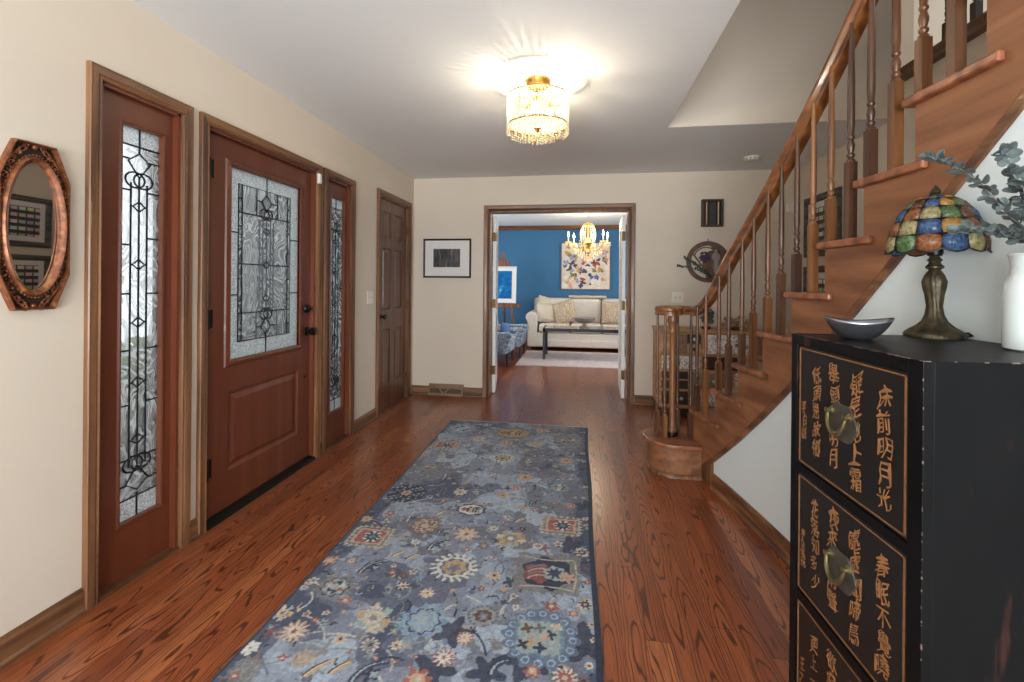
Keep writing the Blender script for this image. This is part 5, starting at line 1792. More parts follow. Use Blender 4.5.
# ------------------------------------------------------------------ mirror on the left wall
M_GILT = NT('antique_gilt_frame')
_n = M_GILT.noise(M_GILT.mapping(M_GILT.coords(), (40, 40, 40)), 1.0, 4, 0.6)
M_GILT.P(Base_Color=M_GILT.ramp(_n, [(0.3, C(78, 42, 26)), (0.55, C(132, 78, 47)), (0.75, C(172, 120, 74))]), Roughness=0.42, Metallic=0.4)
M_GILT.bump(_n, 0.3, 0.002)
M_GILT = M_GILT.m
M_SILV = NT('mirror_silver').P(Base_Color=(0.86, 0.86, 0.85, 1), Metallic=1.0, Roughness=0.015).m
MY, MZ = 1.288, 1.450
MK = 0.955
mir = thing('oval_mirror', (XL, MY, MZ), 'oval mirror in an eight-sided copper-gilt frame with pierced scrollwork on the left wall', 'mirror')
# local: x out of the wall, y along, z up
OC = [(a, b * MK) for a, b in [(0.058, 0.300), (0.103, 0.172), (0.103, -0.172), (0.058, -0.300), (-0.058, -0.300), (-0.103, -0.172), (-0.103, 0.172), (-0.058, 0.300)]]
m = MB()
rings = []
for s_, x in ((1.0, 0.0), (1.0, 0.018), (0.985, 0.026), (0.955, 0.026), (0.93, 0.014), (0.92, 0.004)):
    rings.append([(x, a * s_ if abs(a) > 0.08 else a * s_, b * (1 - (1 - s_) * 0.42)) for a, b in OC])
m.add([p for r in rings for p in r], [(i * 8 + j, i * 8 + (j + 1) % 8, (i + 1) * 8 + (j + 1) % 8, (i + 1) * 8 + j) for i in range(len(rings) - 1) for j in range(8)])
obj('outer_frame', m, M_GILT, mir, local=True)
obj('back_board', MB().prism([(0, a * 0.98, b * 0.99) for a, b in OC], (0.001, 0, 0), (0.004, 0, 0)), plain('dark_mirror_back', C(44, 26, 18), 0.7), mir, local=True)
EY, EZ = 0.076, 0.220
el = lambda k, n_, a, b, x: (x, a * math.cos(2 * PI * k / n_), b * math.sin(2 * PI * k / n_))
m = MB()
rings = []
for d, x in ((0.022, 0.006), (0.020, 0.022), (0.013, 0.030), (0.006, 0.026), (0.002, 0.020), (-0.003, 0.017), (-0.004, 0.010)):
    rings.append([el(k, 56, EY + d, EZ + d, x) for k in range(56)])
m.add([p for r in rings for p in r], [(i * 56 + j, i * 56 + (j + 1) % 56, (i + 1) * 56 + (j + 1) % 56, (i + 1) * 56 + j) for i in range(len(rings) - 1) for j in range(56)])
obj('oval_rim', m, M_GILT, mir, local=True, smooth=True)
m = MB()
for k in range(64):
    p = el(k, 64, EY + 0.024, EZ + 0.024, 0.020)
    m.ball(p, 0.0034, 6, 4)
obj('beading', m, M_GILT, mir, local=True, smooth=True)
m = MB()
rg = random.Random(8)
for sy in (-1, 1):
    for sz in (-1, 1):
        for k in range(9):
            t_ = k / 8
            cy = 0.020 + 0.070 * t_
            czv = 0.278 - 0.145 * t_ ** 1.5
            q = 0.011 + 0.004 * math.sin(3 * t_ * PI)
            sp = [(0.013, sy * (cy + q * (1 - j / 13) * math.cos(j * 0.62 + k)), sz * (czv + q * (1 - j / 13) * math.sin(j * 0.62 + k))) for j in range(12)]
            m.tube(sp, [0.0030 * (1 - 0.5 * j / 12) for j in range(12)], 5, up=(1, 0, 0))
            if k % 2 == 0:
                m.ball((0.014, sy * (cy + 0.004), sz * (czv - 0.016)), 0.005, 6, 4)
        m.tube([(0.012, sy * (0.012 + 0.09 * j / 12), sz * (0.285 - 0.125 * (j / 12) ** 1.4)) for j in range(13)], 0.003, 5, up=(1, 0, 0))
for sz in (-1, 1):
    m.ball((0.014, 0, sz * 0.272), 0.009, 8, 5)
obj('scrollwork', m, M_GILT, mir, local=True, smooth=True)
mg = obj('mirror_glass', MB().add([el(k, 56, EY, EZ, 0.011) for k in range(56)] + [el(k, 56, EY, EZ, 0.0085) for k in range(56)],
                                 [tuple(range(56)), tuple(range(56, 112))[::-1]] + [(k, 56 + k, 56 + (k + 1) % 56, (k + 1) % 56) for k in range(56)]), M_SILV, mir, local=True)
mg.rotation_euler = (0, math.radians(0.6), math.radians(2.2))

# ------------------------------------------------------------------ switches, sensor, thermostat
M_IVORY = plain('ivory_plastic', C(232, 226, 214), 0.45, 0, 0.02)


def switch(loc, rz, gangs, label):
    """local: plate in x-z plane looking to -y"""
    r_ = thing('light_switch', loc, label, 'light switch', None, None, rz)
    hw = 0.035 + 0.023 * (gangs - 1)
    obj('plate', MB().box(-hw, hw, -0.006, 0, -0.057, 0.057), M_IVORY, r_, 0.003, local=True)
    for k in range(gangs):
        x = (k - (gangs - 1) / 2) * 0.046
        obj('toggle', MB().prism([(x - 0.005, -0.006, -0.012), (x - 0.005, -0.006, 0.012), (x - 0.005, -0.016, 0.010), (x - 0.005, -0.017, 0.004)], (0, 0, 0), (0.010, 0, 0)), plain('switch_toggle', C(196, 186, 168), 0.45, 0, 0.02), r_, local=True)
    return r_


switch((XL, 3.836, 1.125), PI / 2, 2, 'ivory double light switch on the left wall before the closet door')
switch((1.021, YB, 1.13), 0, 2, 'ivory double light switch on the end wall below the round plaque')
th = thing('thermostat', (2.10, YB, 2.05), 'small white wall box high on the end wall behind the handrail', 'thermostat')
obj('case', MB().box(-0.035, 0.035, -0.022, 0, -0.05, 0.05), M_WHITE, th, 0.006, local=True)
obj('cover', MB().box(-0.022, 0.022, -0.026, -0.021, -0.035, 0.03), M_IVORY, th, 0.002, local=True)

# floor register on the baseboard
vt = thing('wall_register', (-1.462, YB, 0), 'bronze-coloured air register on the baseboard below the framed photograph', 'vent')
M_REG = plain('register_bronze', C(120, 96, 66), 0.45, 0.4, 0.08)
m = MB()
m.prism([(-0.2, 0, 0.0), (-0.2, -0.05, 0.0), (-0.2, -0.046, 0.016), (-0.2, -0.014, 0.122), (-0.2, 0, 0.125)], (0, 0, 0), (0.40, 0, 0))
obj('register_body', m, M_REG, vt, 0.002, local=True)
sl = lambda u, v, o=0.0: (-0.185 + 0.37 * u, -0.0455 + 0.0315 * v - o, 0.018 + 0.098 * v)
m = MB()
for tri in ([(0.26, 0.92), (0.62, 0.92), (0.44, 0.10)], [(0.68, 0.92), (0.98, 0.92), (0.98, 0.10), (0.50, 0.10)], [(0.02, 0.92), (0.20, 0.92), (0.38, 0.10), (0.02, 0.10)]):
    pts = [Vector(sl(u, v, 0.0005)) for u, v in tri]
    m.prism(pts, (0, 0, 0), (0, -0.0006, -0.0002))
obj('dark_grille', m, plain('register_dark', C(62, 46, 32), 0.6), vt, local=True)
m = MB()
for k in range(7):
    m.tube([sl(0.02 + 0.2 * k / 7, 0.1, 0.001), sl(0.02 + 0.2 * k / 7, 0.92, 0.001)], 0.0014, 4)
for k in range(6):
    m.tube([sl(0.62, 0.15 + 0.14 * k, 0.001), sl(0.98, 0.15 + 0.14 * k, 0.001)], 0.0014, 4)
obj('louvres', m, M_REG, vt, local=True)
obj('damper_lever', MB().tube([sl(0.44, 0.62, 0.0), sl(0.44, 0.72, 0.012)], 0.003, 6), M_BRASS, vt, local=True)


# ------------------------------------------------------------------ framed pictures
def framed(name, loc, rz, w, h, fw, mat_w, frame_m, mat_m, art_m, label, cat='picture', depth=0.025, group=None, art=None, lift=0.0):
    """local: x-z plane, looking to -y, hung from its centre"""
    r_ = thing(name, loc, label, cat, group, None, rz)
    m = MB()
    prf = [(0, 0), (0, depth * 0.8), (fw * 0.25, depth), (fw * 0.8, depth * 0.8), (fw, depth * 0.45), (fw, 0)]
    pts = [(-w / 2, -h / 2), (-w / 2, h / 2), (w / 2, h / 2), (w / 2, -h / 2)]
    dr_ = [(1, 1), (1, -1), (-1, -1), (-1, 1)]
    q_ = len(prf)
    rg_ = [[(p[0] + d[0] * a, -b - lift, p[1] + d[1] * a) for a, b in prf] for p, d in zip(pts, dr_)]
    m.add([p for r in rg_ for p in r], [(i * q_ + j, i * q_ + (j + 1) % q_, ((i + 1) % 4) * q_ + (j + 1) % q_, ((i + 1) % 4) * q_ + j) for i in range(4) for j in range(q_)])
    obj('frame', m, frame_m, r_, local=True)
    iw, ih = w / 2 - fw, h / 2 - fw
    if mat_m:
        obj('mat_board', MB().box(-iw - 0.004, iw + 0.004, -depth * 0.35 - lift, -0.002 - lift, -ih - 0.004, ih + 0.004), mat_m, r_, local=True)
    if art is None:
        aw, ah = iw - mat_w, ih - mat_w
        art = (-aw, aw, -ah, ah)
    obj('print', MB().box(art[0], art[1], -depth * 0.35 - 0.002 - lift, -depth * 0.34 - lift, art[2], art[3]), art_m, r_, local=True)
    return r_


M_BLACKFR = plain('black_picture_frame', C(28, 26, 26), 0.35, 0, 0.05)
M_MAT = plain('white_mat_board', C(222, 218, 214), 0.8, 0, 0.01)
t = NT('dark_monochrome_photograph')
v = t.noise(t.mapping(t.coords(), (14, 14, 9)), 1.0, 5, 0.6, 0.5)
v2 = t.noise(t.mapping(t.coords(), (30, 1, 4)), 1.0, 2)
t.P(Base_Color=t.mix(t.ramp(v2, [(0.55, (0, 0, 0)), (0.75, (1, 1, 1))]), t.ramp(v, [(0.35, C(24, 24, 26)), (0.7, C(82, 80, 80))]), C(120, 116, 112)), Roughness=0.3)
framed('framed_photograph', (-1.4655, YB, 1.537), 0, 0.552, 0.438, 0.020, 0.09, M_BLACKFR, M_MAT, t.m, 'dark photograph in a wide white mat and thin black frame on the end wall', art=(-0.16, 0.15, -0.10, 0.105))

M_GREYFR = wood('weathered_grey_frame', C(64, 60, 58), C(112, 106, 100), 'Y', 1.2, 0.6)


def collage(name, seed):
    """rows of little house portraits, each with roof, wall and dark openings"""
    t = NT(name)
    sp = t.n.new('ShaderNodeSeparateXYZ')
    t.set(sp.inputs[0], t.coords())
    u = t.math('MULTIPLY', t.math('ADD', sp.outputs[0], 1.0), 12.6)
    v = t.math('MULTIPLY', t.math('ADD', sp.outputs[2], 1.0), 13.5)
    cu, cv = t.math('FLOOR', u), t.math('FLOOR', v)
    fu, fv = t.math('FRACT', u), t.math('FRACT', v)
    cb = t.n.new('ShaderNodeCombineXYZ')
    t.set(cb.inputs[0], cu)
    t.set(cb.inputs[1], cv)
    cb.inputs[2].default_value = seed
    wn = t.N('ShaderNodeTexWhiteNoise', noise_dimensions='3D')
    t.t.links.new(cb.outputs[0], wn.inputs['Vector'])
    hs = t.N('ShaderNodeHueSaturation')
    t.t.links.new(wn.outputs['Color'], hs.inputs['Color'])
    hs.inputs['Saturation'].default_value = 0.5
    hs.inputs['Value'].default_value = 0.9
    house = t.math('MULTIPLY', t.math('LESS_THAN', t.math('ABSOLUTE', t.math('SUBTRACT', fu, 0.5)), 0.40), t.math('LESS_THAN', t.math('ABSOLUTE', t.math('SUBTRACT', fv, 0.42)), 0.28))
    roof = t.math('LESS_THAN', t.math('ADD', t.math('ABSOLUTE', t.math('SUBTRACT', fu, 0.5)), t.math('MULTIPLY', t.math('SUBTRACT', fv, 0.62), 1.6)), 0.42)
    roof = t.math('MULTIPLY', roof, t.math('GREATER_THAN', fv, 0.62))
    win_ = t.math('MULTIPLY', t.math('GREATER_THAN', t.math('SINE', t.math('MULTIPLY', fu, 32.0)), 0.2), t.math('LESS_THAN', t.math('ABSOLUTE', t.math('SUBTRACT', fv, 0.38)), 0.12))
    col = t.mix(house, C(58, 52, 48), hs.outputs[0])
    col = t.mix(t.math('MULTIPLY', win_, house), col, C(196, 190, 180))
    col = t.mix(roof, col, C(92, 50, 44))
    t.P(Base_Color=col, Roughness=0.4)
    return t.m


framed('framed_collage', (XR, 4.44, 1.818), -PI / 2, 0.60, 0.565, 0.062, 0.055, M_GREYFR, M_MAT, collage('house_collage_print', 1.0), 'upper of two grey framed collages of small pictures behind the staircase', depth=0.03)
framed('framed_collage', (XR, 4.44, 1.165), -PI / 2, 0.60, 0.565, 0.062, 0.055, M_GREYFR, M_MAT, collage('colourful_collage_print', 6.0), 'lower of two grey framed collages of small pictures behind the staircase', depth=0.03)

# door chime: shallow wooden box with brass tubes
ch = thing('door_chime', (1.350, YB, 2.003), 'dark door chime box with two brass tubes high on the end wall', 'door chime')
M_CHIME = wood('chime_case', C(52, 40, 28), C(92, 74, 52), 'Z', 1.0, 0.5)
m = MB()
m.box(-0.104, -0.084, -0.055, 0, -0.14, 0.14).box(0.084, 0.104, -0.055, 0, -0.14, 0.14).box(-0.084, 0.084, -0.055, 0, 0.120, 0.14).box(-0.084, 0.084, -0.055, 0, -0.14, -0.12)
obj('case', m, M_CHIME, ch, 0.002, local=True)
obj('back_panel', MB().box(-0.084, 0.084, -0.012, 0, -0.12, 0.12), plain('chime_dark_panel', C(40, 38, 38), 0.6), ch, local=True)
obj('chime_cover', MB().box(-0.030, 0.036, -0.040, -0.012, -0.118, 0.118), plain('chime_cover_grey', C(52, 52, 56), 0.5), ch, 0.003, local=True)
for x in (-0.055, 0.060):
    obj('chime_tube', MB().lathe([(0.012, -0.116), (0.012, 0.116)], (x, -0.030, 0), 14), plain('chime_brass', C(168, 140, 104), 0.35, 0.7, 0.08), ch, smooth=True, local=True)

# round plaque with lavender sprig
M_RUST = plain('rusty_plaque_metal', C(112, 84, 70), 0.6, 0.3, 0.2, 14)
M_PLQ = plain('grey_plaque_metal', C(126, 112, 104), 0.6, 0.2, 0.15, 14)
pq = thing('round_plaque', (1.318, YB, 1.503), 'round pierced metal wall plaque with standing figure on the end wall', 'wall decoration')
m = MB()
prf = [(0.168, -0.004), (0.168, -0.016), (0.190, -0.020), (0.212, -0.016), (0.214, -0.004)]
m.add([(r * math.cos(2 * PI * k / 48), y, r * math.sin(2 * PI * k / 48)) for k in range(48) for r, y in prf],
      [(k * 5 + j, k * 5 + (j + 1) % 5, ((k + 1) % 48) * 5 + (j + 1) % 5, ((k + 1) % 48) * 5 + j) for k in range(48) for j in range(5)])
obj('rim', m, M_RUST, pq, local=True, smooth=True)
m = MB()
cres = [(0.17 * math.cos(a), 0.0, 0.17 * math.sin(a)) for a in [math.radians(d) for d in range(-95, 86, 12)]] + [(0.055 + 0.11 * math.cos(a), 0.0, 0.12 * math.sin(a)) for a in [math.radians(d) for d in range(86, 236, 15)]]
m.prism([Vector(p) for p in cres], (0, -0.010, 0), (0, -0.004, 0))
m.sweep([(-0.008, -0.002), (0.008, -0.002), (0.008, 0.002), (-0.008, 0.002)], [(-0.155, -0.008, 0.09), (0.03, -0.008, -0.16)], up=(0, -1, 0))
m.sweep([(-0.006, -0.002), (0.006, -0.002), (0.006, 0.002), (-0.006, 0.002)], [(0.17 * math.cos(a) * 0.72 - 0.02, -0.008, 0.02 + 0.13 * math.sin(a)) for a in [math.radians(d) for d in range(20, 161, 14)]], up=(0, -1, 0))
obj('pierced_panel', m, M_RUST, pq, local=True)
fig = [(-0.010, -0.14), (-0.022, -0.06), (-0.018, 0.0), (-0.040, 0.02), (-0.036, 0.06), (-0.014, 0.075), (-0.014, 0.105), (0.0, 0.118), (0.014, 0.105), (0.014, 0.075), (0.036, 0.06), (0.046, 0.02), (0.022, 0.0), (0.030, -0.06), (0.020, -0.14)]
obj('figure', MB().prism([Vector((0.075 + a, 0, 0.015 + b)) for a, b in fig], (0, -0.016, 0), (0, -0.010, 0)), plain('pale_figure_metal', C(150, 140, 132), 0.6, 0.2, 0.1), pq, 0.002, local=True)
m = MB()
rg = random.Random(2)
for k in range(46):
    a = rg.uniform(0, 6.28)
    r = 0.055 * math.sqrt(rg.random())
    m.ball((-0.04 + r * math.cos(a) * 0.9, -0.022 - 0.012 * rg.random(), 0.045 + r * math.sin(a)), 0.011, 5, 4)
obj('flower_head', m, plain('dusky_purple_flower', C(78, 66, 94), 0.8, 0, 0.25), pq, local=True)
obj('hanging_loop', MB().tube([(0.0, -0.008, 0.21), (0.006, -0.008, 0.232), (0.0, -0.008, 0.238), (-0.006, -0.008, 0.232), (0.0, -0.008, 0.21)], 0.0025, 5), M_RUST, pq, local=True)
sg = thing('dried_sprig', (1.25, YB - 0.03, 1.42), 'dried grey-green sprig tucked across the round wall plaque', 'dried plant')
st, lf = MB(), MB()
for a0, b0, a1, b1 in ((-0.235, 0.045, 0.055, -0.035), (-0.16, 0.125, 0.03, -0.02), (-0.12, 0.10, 0.06, -0.05)):
    P = [Vector((a0 + (a1 - a0) * k / 10, -0.004 * math.sin(k), b0 + (b1 - b0) * k / 10 + 0.012 * math.sin(PI * k / 10))) for k in range(11)]
    st.tube(P, 0.0025, 5)
    for k in range(0, 11):
        for s_ in range(4):
            d = Vector((rg.uniform(-1, 0.2), rg.uniform(-0.5, 0.1), rg.uniform(-0.8, 0.8))).normalized()
            c_ = P[k]
            leaf_disc(lf, c_, d, d.cross(Vector((0, 1, 0.2))), rg.uniform(0.008, 0.014))
so = obj('stems', st, plain('dry_stem', C(70, 74, 56), 0.8), sg, local=True)
obj('leaves', lf, plain('dry_green_leaf', C(84, 102, 90), 0.8, 0, 0.25, 30), sg, local=True, solid=0.0008)
# ------------------------------------------------------------------ patchwork chest behind the stairs
chest = thing('patchwork_chest', (1.22, 4.66, 0), 'wooden chest of many mismatched patterned drawers behind the stair balusters', 'chest of drawers')
M_CH = wood('chest_tan_wood', C(158, 116, 78), C(214, 170, 124), 'X', 1.0, 0.5)
M_CHD = plain('chest_dark_front', C(62, 40, 30), 0.5, 0, 0.15, 20)
t = NT('white_floral_front')
v = t.noise(t.pos(), 62.0, 3, 0.6, 1.0)
t.P(Base_Color=t.ramp(v, [(0.44, C(232, 226, 220)), (0.52, C(222, 214, 208)), (0.58, C(140, 120, 114))]), Roughness=0.5)
M_CHF = t.m
t = NT('carved_brown_front')
v = t.noise(t.pos(), 70.0, 3, 0.6, 1.4)
t.P(Base_Color=t.ramp(v, [(0.40, C(100, 78, 62)), (0.60, C(164, 138, 114))]), Roughness=0.6)
t.bump(v, 0.4, 0.004)
M_CHC = t.m
CX0, CX1, CY0, CY1, CHH = 0.775, 1.690, 4.45, 4.885, 0.835
obj('carcass', MB().box(CX0, CX1, CY0 + 0.012, CY1, 0.09, CHH - 0.025), M_CH, chest, 0.003)
obj('top', MB().box(CX0 - 0.012, CX1 + 0.012, CY0 - 0.012, CY1, CHH - 0.025, CHH), M_CH, chest, 0.004)
obj('plinth', MB().box(CX0 + 0.01, CX1 - 0.01, CY0 + 0.03, CY1, 0.0, 0.09), M_CHD, chest)
X_ = lambda p: 0.782 + (p - 662) * 0.00876
Z_ = lambda p: 0.795 - (p - 335) * 0.00935
M_KW, M_KD, M_KM = plain('white_china_knob', C(214, 204, 190), 0.25), plain('dark_metal_knob', C(40, 34, 34), 0.35, 0.6), plain('mint_glass_knob', C(150, 186, 172), 0.2)
DL = [(663, 674, 335, 354, M_CH, []), (676, 688, 335, 354, M_CHC, []), (689, 703, 335, 344, M_CHD, [(696, M_KW)]), (689, 703, 345, 354, M_CH, [(696, M_KD)]), (706, 754, 335, 354, M_CHF, [(729, M_KD), (740, M_KD)]), (756, 764, 335, 354, M_CHC, []),
      (663, 702, 357, 370, M_CHF, [(679, M_KD), (686, M_KW)]), (705, 740, 357, 370, M_CHD, []), (742, 764, 357, 370, M_CH, [(753, M_KD)]),
      (663, 690, 373, 380, M_CHD, []), (663, 690, 382, 390, M_CHD, []), (695, 735, 373, 390, M_CHC, [(716, M_KM)]), (738, 764, 373, 390, M_CHF, [(751, M_KD)]),
      (663, 690, 393, 406, M_CHD, [(683, M_KM)]), (694, 702, 393, 406, M_CHC, []), (704, 720, 393, 406, M_CHF, []), (723, 764, 393, 406, M_CHD, [(743, M_KW)])]
for x0, x1, y0, y1, mt, kn in DL:
    dr = obj('drawer', MB().box(X_(x0), X_(x1), CY0 - 0.004, CY0 + 0.014, Z_(y1), Z_(y0)), mt, chest, 0.002)
    for k, km in kn:
        obj('knob', MB().lathe([(0.006, 0.0), (0.007, 0.008), (0.016, 0.014), (0.018, 0.022), (0.011, 0.029), (0.0001, 0.031)], (X_(k), CY0 - 0.003, (Z_(y0) + Z_(y1)) / 2), 12, mat=Matrix.Rotation(PI / 2, 3, 'X')), km, dr, smooth=True)


def posy(name, loc, label, n, h, spread, r, mats, seed, ball=False):
    rg_ = random.Random(seed)
    r_ = thing(name, loc, label, 'dried plant')
    st_, lf_ = MB(), MB()
    for k in range(n):
        a = rg_.uniform(0, 6.28)
        q = spread * math.sqrt(rg_.random())
        hh = h * rg_.uniform(0.35, 1.0)
        P = [Vector((q * math.cos(a) * t_, q * math.sin(a) * t_ * 0.6, hh * t_)) for t_ in (0, 0.33, 0.66, 1)]
        st_.tube(P, 0.0022, 4)
        if ball:
            lf_.ball(P[-1], r * rg_.uniform(0.6, 1.2), 6, 5)
        for _ in range(5):
            d = Vector((rg_.uniform(-1, 1), rg_.uniform(-1, 0.5), rg_.uniform(-0.3, 1))).normalized()
            leaf_disc(lf_, P[2] + (P[3] - P[2]) * rg_.random(), d, d.orthogonal(), r * rg_.uniform(0.5, 0.9))
    obj('pot', MB().lathe([(0.0001, 0), (0.035, 0), (0.045, 0.012), (0.046, 0.024), (0.040, 0.026), (0.0001, 0.018)], (0, 0, 0), 16), mats[2], r_, local=True, smooth=True)
    obj('stems', st_, mats[0], r_, local=True)
    obj('heads', lf_, mats[1], r_, local=True, smooth=True)


M_PB = plain('dried_grey_head', C(96, 100, 92), 0.8, 0, 0.25, 30)
posy('dried_flowers', (1.225, 4.60, CHH), 'dried grey-green flower heads standing on the patchwork chest', 16, 0.19, 0.06, 0.022, (M_STEM, M_PB, M_CHD), 3, True)
posy('dried_flowers', (1.49, 4.60, CHH), 'low dried beige blossoms at the right end of the patchwork chest', 26, 0.12, 0.15, 0.020, (M_STEM, plain('beige_blossom', C(168, 142, 116), 0.8, 0, 0.25, 30), M_CHD), 9, True)

# ------------------------------------------------------------------ living room
M_LINEN = plain('cream_linen', C(210, 199, 187), 0.85, 0, 0.05, 40, 0.1)
M_LINEN2 = plain('cream_pillow_linen', C(202, 188, 168), 0.85, 0, 0.06, 40, 0.1)
t = NT('dotted_beige_fabric')
v = t.N('ShaderNodeTexVoronoi')
t.set(v.inputs['Vector'], t.coords())
v.inputs['Scale'].default_value = 42.0
t.P(Base_Color=t.ramp(v.outputs['Distance'], [(0.30, C(214, 202, 184)), (0.42, C(172, 148, 120))]), Roughness=0.9)
M_DOT = t.m

SX0, SX1, SYF, SYB = -0.985, 1.27, 8.46, 9.20
sofa = thing('sofa', ((SX0 + SX1) / 2, (SYF + SYB) / 2, 0), 'cream three-seat sofa with rolled arms against the blue wall', 'sofa')


def cushion(name, mb_dims, mat, parent, bev=0.05):
    x0, x1, y0, y1, z0, z1 = mb_dims
    return obj(name, MB().box(*mb_dims), mat, parent, bev, seg=5, smooth=True)


cushion('base', (SX0 + 0.06, SX1 - 0.06, SYF + 0.02, SYB, 0.06, 0.33), M_LINEN, sofa, 0.02)
cushion('front_rail', (SX0 + 0.20, SX1 - 0.20, SYF, SYF + 0.06, 0.07, 0.20), M_LINEN, sofa, 0.015)
cushion('back', (SX0 + 0.10, SX1 - 0.10, SYB - 0.2, SYB + 0.02, 0.30, 0.97), M_LINEN, sofa, 0.06)
for k in range(3):
    a = SX0 + 0.245 + k * 0.589
    cushion('seat_cushion', (a + 0.004, a + 0.583, SYF - 0.015, SYB - 0.2, 0.335, 0.50), M_LINEN, sofa, 0.045)
    cushion('back_cushion', (a + 0.006, a + 0.581, SYB - 0.36, SYB - 0.16, 0.49, 0.965), M_LINEN, sofa, 0.07)
for s_, x in ((-1, SX0 + 0.115), (1, SX1 - 0.115)):
    m = MB()
    sec = [(-0.085, 0.06), (0.10, 0.06), (0.10, 0.52)] + [(-0.005 + 0.118 * math.cos(a), 0.615 + 0.108 * math.sin(a)) for a in [math.radians(d) for d in range(-40, 221, 20)]] + [(-0.085, 0.52)]
    m.prism([Vector((x - s_ * a * -1 if False else x + (-s_ if s_ > 0 else 1) * a * (1 if s_ < 0 else 1), 0, b)) for a, b in sec], (0, SYF + 0.01, 0), (0, SYB, 0))
    obj('arm', m, M_LINEN, sofa, 0.02, smooth=True, seg=3)
    for y in (SYF + 0.07, SYB - 0.06):
        obj('foot', MB().lathe([(0.018, 0), (0.026, 0.06)], (x, y, 0), 12), M_CHD, sofa)


def pillow(name, loc, w, h, th_, rx, rz, ry, mat, label, group=None):
    r_ = thing(name, loc, label, 'pillow', group)
    r_.rotation_euler = (rx, ry, rz)
    n_ = 12
    m = MB()
    def P(sgn):
        rows = []
        for i in range(n_ + 1):
            row = []
            for j in range(n_ + 1):
                u, v = 2 * i / n_ - 1, 2 * j / n_ - 1
                q = max(0.0, (1 - u * u)) ** 0.42 * max(0.0, (1 - v * v)) ** 0.42
                pin = 1 - 0.07 * (1 - (u * v) ** 2) * (abs(u) ** 3 + abs(v) ** 3) / 2
                row.append((u * w / 2 * pin, sgn * (th_ / 2 * q + 0.003), v * h / 2 * pin))
            rows.append(row)
        return rows
    m.grid(P(1)).grid(P(-1))
    k = (n_ + 1) ** 2
    ed = [i * (n_ + 1) for i in range(n_ + 1)] + [n_ * (n_ + 1) + j for j in range(1, n_ + 1)] + [i * (n_ + 1) + n_ for i in range(n_ - 1, -1, -1)] + [j for j in range(n_ - 1, 0, -1)]
    m.f += [(ed[i], ed[(i + 1) % len(ed)], k + ed[(i + 1) % len(ed)], k + ed[i]) for i in range(len(ed))]
    obj('pillow_cover', m, mat, r_, local=True, smooth=True)
    m = MB()
    bd_ = [(m_, n2) for m_, n2 in [((P(1)[e // (n_ + 1)][e % (n_ + 1)][0]), (P(1)[e // (n_ + 1)][e % (n_ + 1)][2])) for e in ed]]
    m.tube([(a, 0, b) for a, b in bd_], 0.006, 5, closed=True, up=(0, 1, 0))
    obj('piping', m, mat, r_, local=True, smooth=True)
    return r_


pillow('throw_pillow', (-0.61, 8.70, 0.695), 0.40, 0.38, 0.17, -0.35, 0.45, 0.12, M_LINEN2, 'plain cream throw pillow leaning in the left arm of the sofa')
pillow('throw_pillow', (-0.27, 8.66, 0.715), 0.43, 0.43, 0.16, -0.30, -0.15, -0.35, M_DOT, 'beige patterned throw pillow beside the plain pillow on the sofa')
pillow('throw_pillow', (0.66, 8.68, 0.72), 0.42, 0.42, 0.16, -0.30, -0.10, 0.05, M_DOT, 'beige patterned throw pillow on the right side of the sofa')
pillow('throw_pillow', (-0.64, 8.84, 0.83), 0.34, 0.34, 0.12, -0.30, 0.2, 0.25, M_LINEN2, 'cream throw pillow standing behind the others at the left of the sofa')
bl = thing('folded_throw', (0.17, SYB - 0.19, 0.962), 'folded cream throw laid along the top of the sofa back', 'blanket')
P = [(0.13 * math.cos(a) * (1 if abs(math.cos(a)) > 0.01 else 1), 0.0 + 0.032 * math.sin(a)) for a in [2 * PI * k / 16 for k in range(16)]]
obj('throw_cloth', MB().sweep([(a, b + 0.035) for a, b in P], [(-0.36 + 0.72 * k / 8, 0.01 * math.sin(k), 0.004 * math.sin(2.2 * k)) for k in range(9)]), M_LINEN2, bl, local=True, smooth=True)

# coffee table
ct = thing('coffee_table', (0.10, 7.65, 0), 'low coffee table with dark metal frame and glass top in front of the sofa', 'coffee table')
M_IRON = plain('dark_iron', C(44, 44, 46), 0.45, 0.5, 0.12)
TX0, TX1, TY0, TY1 = -0.58, 0.80, 7.40, 7.98
m = MB()
for y in (TY0, TY1 - 0.045):
    m.box(TX0, TX1, y, y + 0.045, 0.472, 0.522)
for x in (TX0, TX1 - 0.045):
    m.box(x, x + 0.045, TY0, TY1, 0.472, 0.522)
obj('top_frame', m, M_IRON, ct, 0.003)
for x in (TX0, TX1 - 0.045):
    for y in (TY0, TY1 - 0.045):
        obj('leg', MB().box(x, x + 0.045, y, y + 0.045, 0.0125, 0.472), M_IRON, ct, 0.003)
obj('glass_top', MB().box(TX0 + 0.03, TX1 - 0.03, TY0 + 0.03, TY1 - 0.03, 0.508, 0.5245), plain('smoky_glass_top', C(150, 150, 146), 0.06, 0, 0.02, 8, 0, 0.6), ct)
fb_ = thing('footed_bowl', (0.10, 7.62, 0.5245), 'wide grey footed bowl on the coffee table', 'bowl')
obj('bowl_body', MB().lathe([(0.035, 0.075), (0.10, 0.085), (0.155, 0.115), (0.180, 0.155), (0.185, 0.172), (0.178, 0.172), (0.150, 0.125), (0.10, 0.098), (0.0001, 0.090)], (0, 0, 0), 36), plain('grey_bowl', C(142, 134, 126), 0.45, 0.3, 0.08), fb_, local=True, smooth=True)
obj('bowl_foot', MB().lathe([(0.0001, 0), (0.085, 0.0), (0.088, 0.008), (0.045, 0.035), (0.032, 0.06), (0.036, 0.078)], (0, 0, 0), 28), plain('tan_bowl_foot', C(160, 138, 114), 0.5, 0.2, 0.08), fb_, local=True, smooth=True)

